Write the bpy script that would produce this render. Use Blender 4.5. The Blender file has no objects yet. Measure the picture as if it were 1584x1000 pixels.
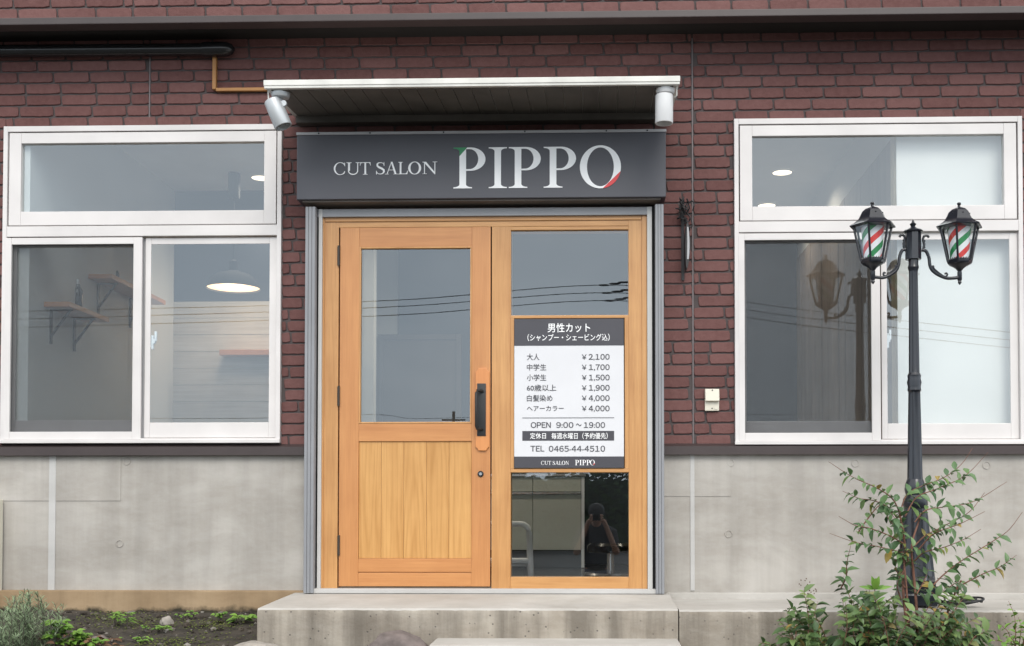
import bpy, bmesh, math, random
from mathutils import Vector, Matrix, noise as mnoise
from math import sin, cos, pi, radians, tan, sqrt
random.seed(7)
S = bpy.context.scene
COL = S.collection

# ------------------------------------------------------------------ camera
PW, PH, F = 1584, 1000, 1820.0
YAW, PIT = radians(1.6), radians(1.5)
VPX, VPY = 920, 800
CL = Vector((0, -7.0, 0.43))
fw = Vector((-sin(YAW)*cos(PIT), cos(YAW)*cos(PIT), sin(PIT)))
rt = Vector((cos(YAW), sin(YAW), 0)); up = rt.cross(fw)
SX = (F*tan(YAW) - (VPX - PW/2))/PW
SY = ((VPY - PH/2) - F*tan(PIT))/PW
cam = bpy.data.cameras.new('camera'); co = bpy.data.objects.new('camera', cam); COL.objects.link(co)
R = Matrix((rt, up, -fw)).transposed().to_4x4(); R.translation = CL
co.matrix_world = R
cam.sensor_width = 36; cam.lens = F/PW*36; cam.shift_x = SX; cam.shift_y = SY
cam.clip_start = 0.03; cam.clip_end = 2000
S.camera = co

def P(px, py, y):
    """the world point on the plane y that was measured at this pixel of the photograph"""
    d = fw + rt*((px-PW/2)/F + SX*PW/F) + up*((PH/2-py)/F + SY*PW/F)
    return CL + d*((y-CL.y)/d.y)
def X(px, y, py=500): return P(px, py, y).x
def Z(py, y, px=750): return P(px, py, y).z

# ------------------------------------------------------------------ world, sun, exposure
SUN_EL, SUN_ROT = radians(40), radians(169)
W = bpy.data.worlds.new('World'); S.world = W; W.use_nodes = True
nt = W.node_tree; N = nt.nodes; L = nt.links
bgn = N['Background']; bgn.inputs['Strength'].default_value = 0.1
sky = N.new('ShaderNodeTexSky'); sky.sky_type = 'NISHITA'; sky.sun_disc = False
sky.sun_elevation = SUN_EL; sky.sun_rotation = SUN_ROT; sky.dust_density = 2.0
tc = N.new('ShaderNodeTexCoord'); mp = N.new('ShaderNodeMapping'); mp.inputs['Scale'].default_value = (1, 1, 2.6)
nz = N.new('ShaderNodeTexNoise'); nz.inputs['Scale'].default_value = 2.2; nz.inputs['Detail'].default_value = 6; nz.inputs['Roughness'].default_value = .55
cr = N.new('ShaderNodeValToRGB'); cr.color_ramp.elements[0].position = .30; cr.color_ramp.elements[1].position = .72
cr.color_ramp.elements[0].color = (.70, .74, .78, 1); cr.color_ramp.elements[1].color = (1.05, 1.04, 1.03, 1)
sz = N.new('ShaderNodeSeparateXYZ'); hr = N.new('ShaderNodeValToRGB')      # brighter overhead than near the horizon
hr.color_ramp.elements[0].position = .0; hr.color_ramp.elements[0].color = (11.2, 12.4, 13.6, 1)
hr.color_ramp.elements[1].position = .75; hr.color_ramp.elements[1].color = (15.5, 15.0, 14.4, 1)
e = hr.color_ramp.elements.new(.22); e.color = (12.2, 13.1, 13.9, 1)
mu = N.new('ShaderNodeMix'); mu.data_type = 'RGBA'; mu.blend_type = 'MULTIPLY'; mu.inputs[0].default_value = 1
mx = N.new('ShaderNodeMix'); mx.data_type = 'RGBA'; mx.inputs[0].default_value = .88
L.new(tc.outputs['Generated'], mp.inputs[0]); L.new(mp.outputs[0], nz.inputs[0]); L.new(nz.outputs[0], cr.inputs[0])
L.new(tc.outputs['Generated'], sz.inputs[0]); L.new(sz.outputs[2], hr.inputs[0]); L.new(hr.outputs[0], mu.inputs[6]); L.new(cr.outputs[0], mu.inputs[7])
L.new(sky.outputs[0], mx.inputs[6]); L.new(mu.outputs[2], mx.inputs[7]); L.new(mx.outputs[2], bgn.inputs[0])
sl = bpy.data.lights.new('sun', 'SUN'); sl.energy = 1.0; sl.angle = radians(25); sl.color = (1, .96, .9)
so = bpy.data.objects.new('sun', sl); COL.objects.link(so)
sd = Vector((0.20, -1.0, 0.85)).normalized()          # towards the sun: behind the photographer, high
so.rotation_euler = sd.to_track_quat('Z', 'Y').to_euler()
S.view_settings.view_transform = 'Standard'; S.view_settings.look = 'None'
S.view_settings.exposure = 0.72; S.view_settings.gamma = 1
S.cycles.max_bounces = 8; S.cycles.transparent_max_bounces = 16

# ------------------------------------------------------------------ materials
MATS = {}
def newmat(name):
    m = bpy.data.materials.new(name); m.use_nodes = True; MATS[name] = m
    return m, m.node_tree.nodes, m.node_tree.links, m.node_tree.nodes['Principled BSDF']
def node(N, t, **k):
    n = N.new(t)
    for a, v in k.items():
        if a in n.bl_rna.properties: setattr(n, a, v)
        else: n.inputs[a].default_value = v
    return n
def ramp(N, stops):
    r = N.new('ShaderNodeValToRGB'); e = r.color_ramp.elements
    while len(e) < len(stops): e.new(.5)
    for i, (p, c) in enumerate(stops):
        e[i].position = p; e[i].color = (*c, 1)
    return r
def coords(N, L, scale=(1, 1, 1), rnd=True, kind='Object'):
    t = N.new('ShaderNodeTexCoord'); m = N.new('ShaderNodeMapping'); m.inputs['Scale'].default_value = scale
    src = t.outputs[kind]
    if rnd:
        oi = N.new('ShaderNodeObjectInfo'); mu = node(N, 'ShaderNodeMath', operation='MULTIPLY'); mu.inputs[1].default_value = 37
        ad = node(N, 'ShaderNodeVectorMath', operation='ADD')
        L.new(oi.outputs['Random'], mu.inputs[0]); L.new(src, ad.inputs[0]); L.new(mu.outputs[0], ad.inputs[1]); src = ad.outputs[0]
    L.new(src, m.inputs[0]); return m.outputs[0]
def simple(name, col, rough=.5, metal=0, var=.12, vscale=6, bump=0, bscale=60, spec=.5, coat=0):
    m, N, L, b = newmat(name)
    v = coords(N, L)
    n = node(N, 'ShaderNodeTexNoise', Scale=vscale, Detail=6); L.new(v, n.inputs[0])
    r = ramp(N, [(.3, [c*(1-var) for c in col]), (.7, [min(1, c*(1+var)) for c in col])])
    L.new(n.outputs[0], r.inputs[0]); L.new(r.outputs[0], b.inputs['Base Color'])
    b.inputs['Roughness'].default_value = rough; b.inputs['Metallic'].default_value = metal
    b.inputs['Specular IOR Level'].default_value = spec; b.inputs['Coat Weight'].default_value = coat
    if bump:
        n2 = node(N, 'ShaderNodeTexNoise', Scale=bscale, Detail=5); L.new(v, n2.inputs[0])
        bp = node(N, 'ShaderNodeBump', Strength=bump, Distance=.004); L.new(n2.outputs[0], bp.inputs['Height']); L.new(bp.outputs[0], b.inputs['Normal'])
    return m
def concrete(name, light, dark, stain, bump=.2, holes=False, streak=0.0):
    m, N, L, b = newmat(name)
    v = coords(N, L, rnd=False); v2 = coords(N, L, (1.0, 1, 2.2), rnd=False)
    n1 = node(N, 'ShaderNodeTexNoise', Scale=1.6, Detail=8, Roughness=.6, Distortion=.25); L.new(v2, n1.inputs[0])
    r = ramp(N, [(.28, dark), (.5, [(a+c)/2 for a, c in zip(light, dark)]), (.66, light)]); L.new(n1.outputs[0], r.inputs[0])
    n2 = node(N, 'ShaderNodeTexNoise', Scale=9, Detail=7, Roughness=.7, Distortion=.5); L.new(v2, n2.inputs[0])
    r2 = ramp(N, [(.40, (0, 0, 0)), (.75, (1, 1, 1))]); L.new(n2.outputs[0], r2.inputs[0])
    mu = node(N, 'ShaderNodeMath', operation='MULTIPLY'); mu.inputs[1].default_value = .35; L.new(r2.outputs[0], mu.inputs[0])
    mix = node(N, 'ShaderNodeMix', data_type='RGBA'); L.new(mu.outputs[0], mix.inputs[0]); L.new(r.outputs[0], mix.inputs[6]); mix.inputs[7].default_value = (*stain, 1)
    out = mix.outputs[2]
    if streak:
        v3 = coords(N, L, (7, 7, .5), rnd=False); n3 = node(N, 'ShaderNodeTexNoise', Scale=1, Detail=6, Roughness=.6); L.new(v3, n3.inputs[0])
        r3 = ramp(N, [(.40, (0, 0, 0)), (.62, (streak,)*3)]); L.new(n3.outputs[0], r3.inputs[0])
        m3 = node(N, 'ShaderNodeMix', data_type='RGBA'); L.new(r3.outputs[0], m3.inputs[0]); L.new(out, m3.inputs[6]); m3.inputs[7].default_value = (*[c*.45 for c in dark], 1); out = m3.outputs[2]
    hgt = node(N, 'ShaderNodeTexNoise', Scale=70, Detail=6); L.new(v, hgt.inputs[0]); h = hgt.outputs[0]
    if holes:
        vo = node(N, 'ShaderNodeTexVoronoi', Scale=26); L.new(v, vo.inputs[0])
        rh = ramp(N, [(.05, (1, 1, 1)), (.16, (0, 0, 0))]); L.new(vo.outputs['Distance'], rh.inputs[0])
        m4 = node(N, 'ShaderNodeMix', data_type='RGBA'); L.new(rh.outputs[0], m4.inputs[0]); L.new(out, m4.inputs[6]); m4.inputs[7].default_value = (.10, .09, .08, 1); out = m4.outputs[2]
        sb = node(N, 'ShaderNodeMath', operation='SUBTRACT'); L.new(h, sb.inputs[0]); L.new(rh.outputs[0], sb.inputs[1]); h = sb.outputs[0]
    L.new(out, b.inputs['Base Color']); b.inputs['Roughness'].default_value = .85; b.inputs['Specular IOR Level'].default_value = .25
    bp = node(N, 'ShaderNodeBump', Strength=bump, Distance=.004); L.new(h, bp.inputs['Height']); L.new(bp.outputs[0], b.inputs['Normal'])
    return m
def wood(name, c_lo, c_hi, axis='z', fig=0, rough=.38, fine=1.0, coat=.15):
    """straight grain along axis; fig > 0 draws cathedral figure"""
    m, N, L, b = newmat(name)
    sc = {'z': (1, 1, .045), 'x': (.045, 1, 1), 'y': (1, .045, 1)}[axis]
    v = coords(N, L, sc)
    n1 = node(N, 'ShaderNodeTexNoise', Scale=90*fine, Detail=4, Roughness=.6); L.new(v, n1.inputs[0])
    n2 = node(N, 'ShaderNodeTexNoise', Scale=14*fine, Detail=3, Distortion=.4); L.new(v, n2.inputs[0])
    n3 = node(N, 'ShaderNodeTexNoise', Scale=5, Detail=3)
    L.new(coords(N, L), n3.inputs[0])
    def mth(op, a, bb):
        k = node(N, 'ShaderNodeMath', operation=op)
        for i, q in enumerate((a, bb)):
            if isinstance(q, (int, float)): k.inputs[i].default_value = q
            else: L.new(q, k.inputs[i])
        return k.outputs[0]
    a = mth('MULTIPLY', n1.outputs[0], .38); a = mth('ADD', a, mth('MULTIPLY', n2.outputs[0], .40)); a = mth('ADD', a, mth('MULTIPLY', n3.outputs[0], .22))
    if fig:
        sf = {'z': (1, 1, .075), 'x': (.075, 1, 1)}[axis]
        nf = node(N, 'ShaderNodeTexNoise', Scale=11, Detail=1.0, Roughness=.3); L.new(coords(N, L, sf), nf.inputs[0])
        sn = mth('SINE', mth('MULTIPLY', nf.outputs[0], 46), 0)
        sn = mth('POWER', mth('ADD', mth('MULTIPLY', sn, .5), .5), 2.2)
        a = mth('ADD', mth('MULTIPLY', a, 1-fig*.5), mth('MULTIPLY', mth('SUBTRACT', 1.0, sn), fig*.5))
    r = ramp(N, [(.34, c_lo), (.66, c_hi)]); L.new(a, r.inputs[0]); L.new(r.outputs[0], b.inputs['Base Color'])
    b.inputs['Roughness'].default_value = rough; b.inputs['Coat Weight'].default_value = coat; b.inputs['Coat Roughness'].default_value = .3
    bp = node(N, 'ShaderNodeBump', Strength=.12, Distance=.002); L.new(a, bp.inputs['Height']); L.new(bp.outputs[0], b.inputs['Normal'])
    return m
def glass(name, refl, tint=(.93, .95, .95)):
    m, N, L, b = newmat(name)
    N.remove(b); out = N['Material Output']
    t = node(N, 'ShaderNodeBsdfTransparent', Color=(*tint, 1)); g = node(N, 'ShaderNodeBsdfGlossy', Roughness=0.0, Color=(.88, .95, 1, 1))
    lw = node(N, 'ShaderNodeLayerWeight', Blend=.5); pw = node(N, 'ShaderNodeMath', operation='POWER'); pw.inputs[1].default_value = 4; L.new(lw.outputs['Facing'], pw.inputs[0])
    ad = node(N, 'ShaderNodeMath', operation='MULTIPLY_ADD', use_clamp=True); ad.inputs[1].default_value = .7; ad.inputs[2].default_value = refl; L.new(pw.outputs[0], ad.inputs[0])
    ge = N.new('ShaderNodeNewGeometry'); fr = node(N, 'ShaderNodeMath', operation='SUBTRACT'); fr.inputs[0].default_value = 1; L.new(ge.outputs['Backfacing'], fr.inputs[1])   # one mirror image per pane
    mm = node(N, 'ShaderNodeMath', operation='MULTIPLY'); L.new(ad.outputs[0], mm.inputs[0]); L.new(fr.outputs[0], mm.inputs[1])
    s = N.new('ShaderNodeMixShader'); L.new(mm.outputs[0], s.inputs[0]); L.new(t.outputs[0], s.inputs[1]); L.new(g.outputs[0], s.inputs[2]); L.new(s.outputs[0], out.inputs[0])
    return m
def emis(name, col, st):
    m, N, L, b = newmat(name)
    b.inputs['Base Color'].default_value = (*col, 1); b.inputs['Emission Color'].default_value = (*col, 1); b.inputs['Emission Strength'].default_value = st
    return m

def brick_mat():
    m, N, L, b = newmat('brick')
    at = N.new('ShaderNodeAttribute'); at.attribute_name = 'tint'
    v = coords(N, L, rnd=False)
    n1 = node(N, 'ShaderNodeTexNoise', Scale=28, Detail=7, Roughness=.65); L.new(v, n1.inputs[0])
    n3 = node(N, 'ShaderNodeTexNoise', Scale=1.4, Detail=4); L.new(v, n3.inputs[0])
    ad = node(N, 'ShaderNodeMath', operation='ADD'); m1 = node(N, 'ShaderNodeMath', operation='MULTIPLY'); m1.inputs[1].default_value = .42
    L.new(n1.outputs[0], m1.inputs[0]); L.new(m1.outputs[0], ad.inputs[0])
    m2 = node(N, 'ShaderNodeMath', operation='MULTIPLY'); m2.inputs[1].default_value = .20; L.new(at.outputs['Fac'], m2.inputs[0]); L.new(m2.outputs[0], ad.inputs[1])
    a3 = node(N, 'ShaderNodeMath', operation='ADD'); m3 = node(N, 'ShaderNodeMath', operation='MULTIPLY'); m3.inputs[1].default_value = .3; L.new(n3.outputs[0], m3.inputs[0]); L.new(ad.outputs[0], a3.inputs[0]); L.new(m3.outputs[0], a3.inputs[1])
    r = ramp(N, [(.28, (.108, .049, .045)), (.52, (.162, .080, .074)), (.80, (.205, .110, .101))]); L.new(a3.outputs[0], r.inputs[0]); L.new(r.outputs[0], b.inputs['Base Color'])
    b.inputs['Roughness'].default_value = .75; b.inputs['Specular IOR Level'].default_value = .15
    n2 = node(N, 'ShaderNodeTexNoise', Scale=55, Detail=7, Roughness=.7); L.new(v, n2.inputs[0])
    bp = node(N, 'ShaderNodeBump', Strength=.55, Distance=.006); L.new(n2.outputs[0], bp.inputs['Height']); L.new(bp.outputs[0], b.inputs['Normal'])
    return m
def leafmat(name, stops, rough=.42):
    m, N, L, b = newmat(name)
    at = N.new('ShaderNodeAttribute'); at.attribute_name = 'tint'
    r = ramp(N, stops); L.new(at.outputs['Fac'], r.inputs[0]); L.new(r.outputs[0], b.inputs['Base Color'])
    b.inputs['Roughness'].default_value = rough
    tr = N.new('ShaderNodeBsdfTranslucent'); L.new(r.outputs[0], tr.inputs[0]); s = N.new('ShaderNodeMixShader'); s.inputs[0].default_value = .22
    L.new(b.outputs[0], s.inputs[1]); L.new(tr.outputs[0], s.inputs[2]); L.new(s.outputs[0], N['Material Output'].inputs[0])
    return m

brick_mat()
simple('mortar', (.074, .060, .059), .9, bump=.4)
simple('caulk', (.15, .128, .13), .7, var=.15)
simple('aluminium', (.64, .612, .598), .42, var=.075, vscale=3)
simple('aluminium_grey', (.36, .36, .37), .4, var=.06)
simple('rail_grey', (.245, .250, .265), .38, var=.08, vscale=4)
simple('rail_pale', (.50, .495, .48), .45, var=.06)
simple('gap_shade', (.018, .018, .02), .8)
simple('brown_trim', (.045, .032, .031), .45, var=.1)
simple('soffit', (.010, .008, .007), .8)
simple('black_gloss', (.013, .013, .014), .22, var=.1)
simple('ochre', (.40, .19, .06), .55)
simple('awning_white', (.62, .61, .57), .5, var=.12, vscale=9)
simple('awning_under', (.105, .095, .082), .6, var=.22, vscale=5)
simple('seam', (.33, .31, .28), .7, var=.3)
simple('sign_grey', (.060, .061, .074), .42, var=.06, vscale=2)
simple('sign_under', (.12, .10, .085), .6)
simple('white_letter', (.92, .92, .92), .45, var=.02)
simple('spot_silver', (.50, .52, .53), .38, metal=.35, var=.06)
simple('spot_white', (.66, .66, .66), .4, var=.04)
simple('board_white', (.65, .65, .67), .35, var=.02)
simple('board_dark', (.052, .050, .060), .4, var=.04)
simple('ink', (.045, .045, .055), .5, var=.03)
simple('iron_black', (.016, .016, .017), .5, var=.3, bump=.2)
simple('lamp_black', (.007, .009, .015), .30, var=.2, vscale=20, bump=.12, bscale=120, coat=.2)
simple('outlet', (.66, .62, .52), .45, var=.05)
simple('hinge', (.05, .042, .035), .45, metal=.4)
simple('rock_pale', (.27, .245, .215), .9, var=.3, vscale=25, bump=.8, bscale=40)
simple('rock_purple', (.135, .110, .102), .8, var=.35, vscale=18, bump=.8, bscale=30)
simple('interior_white', (.60, .60, .585), .8, var=.04, vscale=2)
simple('interior_ceiling', (.62, .63, .63), .8, var=.03)
simple('navy_wall', (.030, .038, .055), .7, var=.1)
simple('interior_dark', (.085, .07, .068), .6)
simple('floor_dark', (.03, .032, .036), .2, var=.2)
simple('blind', (.76, .725, .69), .8, var=.015, vscale=2)
simple('cabinet', (.50, .50, .45), .45, var=.04)
simple('steel', (.72, .72, .74), .25, metal=.9)
simple('white_plastic', (.75, .75, .76), .4)
simple('bottle', (.012, .013, .016), .2)
simple('lamp_grey', (.05, .052, .055), .8, spec=.2)
simple('cable', (.012, .012, .013), .5)
simple('stem', (.16, .07, .045), .7, var=.3, vscale=40)
simple('twig_grey', (.10, .085, .07), .8, var=.3, vscale=40)
simple('skin', (.45, .25, .17), .55)
simple('shirt', (.035, .033, .036), .9)
simple('trousers', (.05, .06, .09), .9)
simple('hair', (.012, .010, .009), .6)
simple('bead', (.75, .75, .75), .4)
simple('bark', (.12, .10, .08), .9)
simple('soil', (.036, .029, .021), .95, var=.5, vscale=12, bump=1.0, bscale=45)
simple('moss', (.10, .12, .03), .95, var=.4, vscale=30, bump=.6)
simple('chrome_lock', (.6, .6, .6), .2, metal=1)
concrete('concrete_wall', (.450, .424, .388), (.30, .275, .243), (.475, .458, .435), bump=.14, streak=.20)
concrete('concrete_strip', (.50, .49, .475), (.40, .39, .375), (.50, .50, .49), bump=.1)
concrete('concrete_tan', (.40, .295, .185), (.23, .155, .088), (.36, .26, .155), streak=.25)
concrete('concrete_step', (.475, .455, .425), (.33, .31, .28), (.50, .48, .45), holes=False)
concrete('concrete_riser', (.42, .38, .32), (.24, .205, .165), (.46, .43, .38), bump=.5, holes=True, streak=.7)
LO, HI = (.41, .19, .060), (.60, .32, .118)
wood('wood_upright', LO, HI, 'z'); wood('wood_level', LO, HI, 'x')
wood('wood_red', (.43, .175, .055), (.57, .265, .092), 'z')
wood('wood_red_level', (.43, .175, .055), (.57, .265, .092), 'x')
wood('wood_panel', (.43, .205, .052), (.60, .325, .108), 'z', fig=.22)
wood('wood_plate', (.54, .20, .06), (.66, .28, .09), 'z')
wood('shelf_wood', (.40, .16, .06), (.52, .24, .10), 'y')
wood('pale_wood', (.62, .50, .34), (.74, .62, .44), 'z', coat=0)
wood('plank_white', (.40, .37, .34), (.62, .60, .57), 'x', rough=.7, coat=0, fine=.5)
wood('partition_wood', (.16, .125, .10), (.36, .29, .24), 'z', rough=.7, coat=0, fine=.16)
glass('glass_window', .15); glass('glass_door', .14, (.90, .93, .93)); glass('glass_lamp', .07)
leafmat('leaf_shrub', [(0, (.036, .078, .036)), (.45, (.080, .160, .062)), (.8, (.140, .235, .090)), (.93, (.16, .24, .06)), (1, (.30, .22, .05))])
leafmat('leaf_bush', [(0, (.030, .062, .026)), (.4, (.080, .145, .050)), (.8, (.18, .26, .085)), (.95, (.20, .17, .08)), (1, (.36, .24, .05))])
leafmat('leaf_fresh', [(0, (.10, .22, .03)), (1, (.21, .36, .06))])
leafmat('leaf_silver', [(0, (.10, .15, .08)), (1, (.27, .35, .20))], .7)
leafmat('leaf_hedge', [(0, (.010, .026, .008)), (1, (.032, .065, .018))], 1.0); MATS['leaf_hedge'].node_tree.nodes['Principled BSDF'].inputs['Specular IOR Level'].default_value = 0
simple('added_bank', (.025, .045, .015), 1, var=.4, vscale=1, spec=0)
simple('ground_asphalt', (.06, .06, .058), .9, bump=.6, bscale=90)
def plinth_mat():
    m = MATS['concrete_tan']; N, L = m.node_tree.nodes, m.node_tree.links; b = N['Principled BSDF']; src = b.inputs['Base Color'].links[0].from_socket
    v = coords(N, L, rnd=False); sp = N.new('ShaderNodeSeparateXYZ'); L.new(v, sp.inputs[0]); n = node(N, 'ShaderNodeTexNoise', Scale=5, Detail=7, Roughness=.6); L.new(v, n.inputs[0])
    k = node(N, 'ShaderNodeMath', operation='MULTIPLY_ADD'); k.inputs[1].default_value = -.16; L.new(n.outputs[0], k.inputs[0]); L.new(sp.outputs[2], k.inputs[2])
    r = ramp(N, [(0, (1, 1, 1)), (1, (0, 0, 0))]); mr_ = node(N, 'ShaderNodeMapRange'); mr_.inputs[1].default_value = -.205; mr_.inputs[2].default_value = -.178; L.new(k.outputs[0], mr_.inputs[0]); L.new(mr_.outputs[0], r.inputs[0])
    mi = node(N, 'ShaderNodeMix', data_type='RGBA'); L.new(r.outputs[0], mi.inputs[0]); L.new(src, mi.inputs[6]); mi.inputs[7].default_value = (.035, .030, .020, 1); L.new(mi.outputs[2], b.inputs['Base Color'])
plinth_mat()
# insect screen: a fine dark net, part see-through
m, N, L, b = newmat('screen_net'); t = node(N, 'ShaderNodeBsdfTransparent'); s = N.new('ShaderNodeMixShader'); s.inputs[0].default_value = .26
b.inputs['Base Color'].default_value = (.03, .03, .03, 1); b.inputs['Roughness'].default_value = .8
L.new(t.outputs[0], s.inputs[1]); L.new(b.outputs[0], s.inputs[2]); L.new(s.outputs[0], N['Material Output'].inputs[0])
# letter colours: white with a green corner / a red corner cut on the diagonal (object coords, printed)
def lettermat(name, col, a, c0, sign):
    m, N, L, b = newmat(name); t = N.new('ShaderNodeTexCoord'); sp = N.new('ShaderNodeSeparateXYZ'); L.new(t.outputs['Object'], sp.inputs[0])
    m1 = node(N, 'ShaderNodeMath', operation='MULTIPLY'); m1.inputs[1].default_value = a; L.new(sp.outputs[0], m1.inputs[0])
    m2 = node(N, 'ShaderNodeMath', operation='SUBTRACT'); L.new(sp.outputs[2], m2.inputs[0]); L.new(m1.outputs[0], m2.inputs[1])
    m3 = node(N, 'ShaderNodeMath', operation='GREATER_THAN' if sign > 0 else 'LESS_THAN'); m3.inputs[1].default_value = c0; L.new(m2.outputs[0], m3.inputs[0])
    mi = node(N, 'ShaderNodeMix', data_type='RGBA'); mi.inputs[6].default_value = (.92, .92, .92, 1); mi.inputs[7].default_value = (*col, 1); L.new(m3.outputs[0], mi.inputs[0]); L.new(mi.outputs[2], b.inputs['Base Color']); b.inputs['Roughness'].default_value = .45
# barber stripes wound round the inner cylinder of a lantern
def stripes(name, phase):
    m, N, L, b = newmat(name); t = N.new('ShaderNodeTexCoord'); sp = N.new('ShaderNodeSeparateXYZ'); L.new(t.outputs['Object'], sp.inputs[0])
    at = node(N, 'ShaderNodeMath', operation='ARCTAN2'); L.new(sp.outputs[0], at.inputs[0]); ng = node(N, 'ShaderNodeMath', operation='MULTIPLY'); ng.inputs[1].default_value = -1; L.new(sp.outputs[1], ng.inputs[0]); L.new(ng.outputs[0], at.inputs[1])
    k = node(N, 'ShaderNodeMath', operation='MULTIPLY'); k.inputs[1].default_value = 1/pi; L.new(at.outputs[0], k.inputs[0])
    z = node(N, 'ShaderNodeMath', operation='MULTIPLY_ADD'); z.inputs[1].default_value = -1/.150; z.inputs[2].default_value = phase; L.new(sp.outputs[2], z.inputs[0])
    ad = node(N, 'ShaderNodeMath', operation='ADD'); L.new(k.outputs[0], ad.inputs[0]); L.new(z.outputs[0], ad.inputs[1])
    fr = node(N, 'ShaderNodeMath', operation='FRACT'); L.new(ad.outputs[0], fr.inputs[0])
    r = ramp(N, [(0, (.012, .22, .06)), (.25, (.78, .78, .80)), (.5, (.66, .035, .03)), (.75, (.78, .78, .80))]); r.color_ramp.interpolation = 'CONSTANT'
    L.new(fr.outputs[0], r.inputs[0]); L.new(r.outputs[0], b.inputs['Base Color']); b.inputs['Roughness'].default_value = .4

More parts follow.
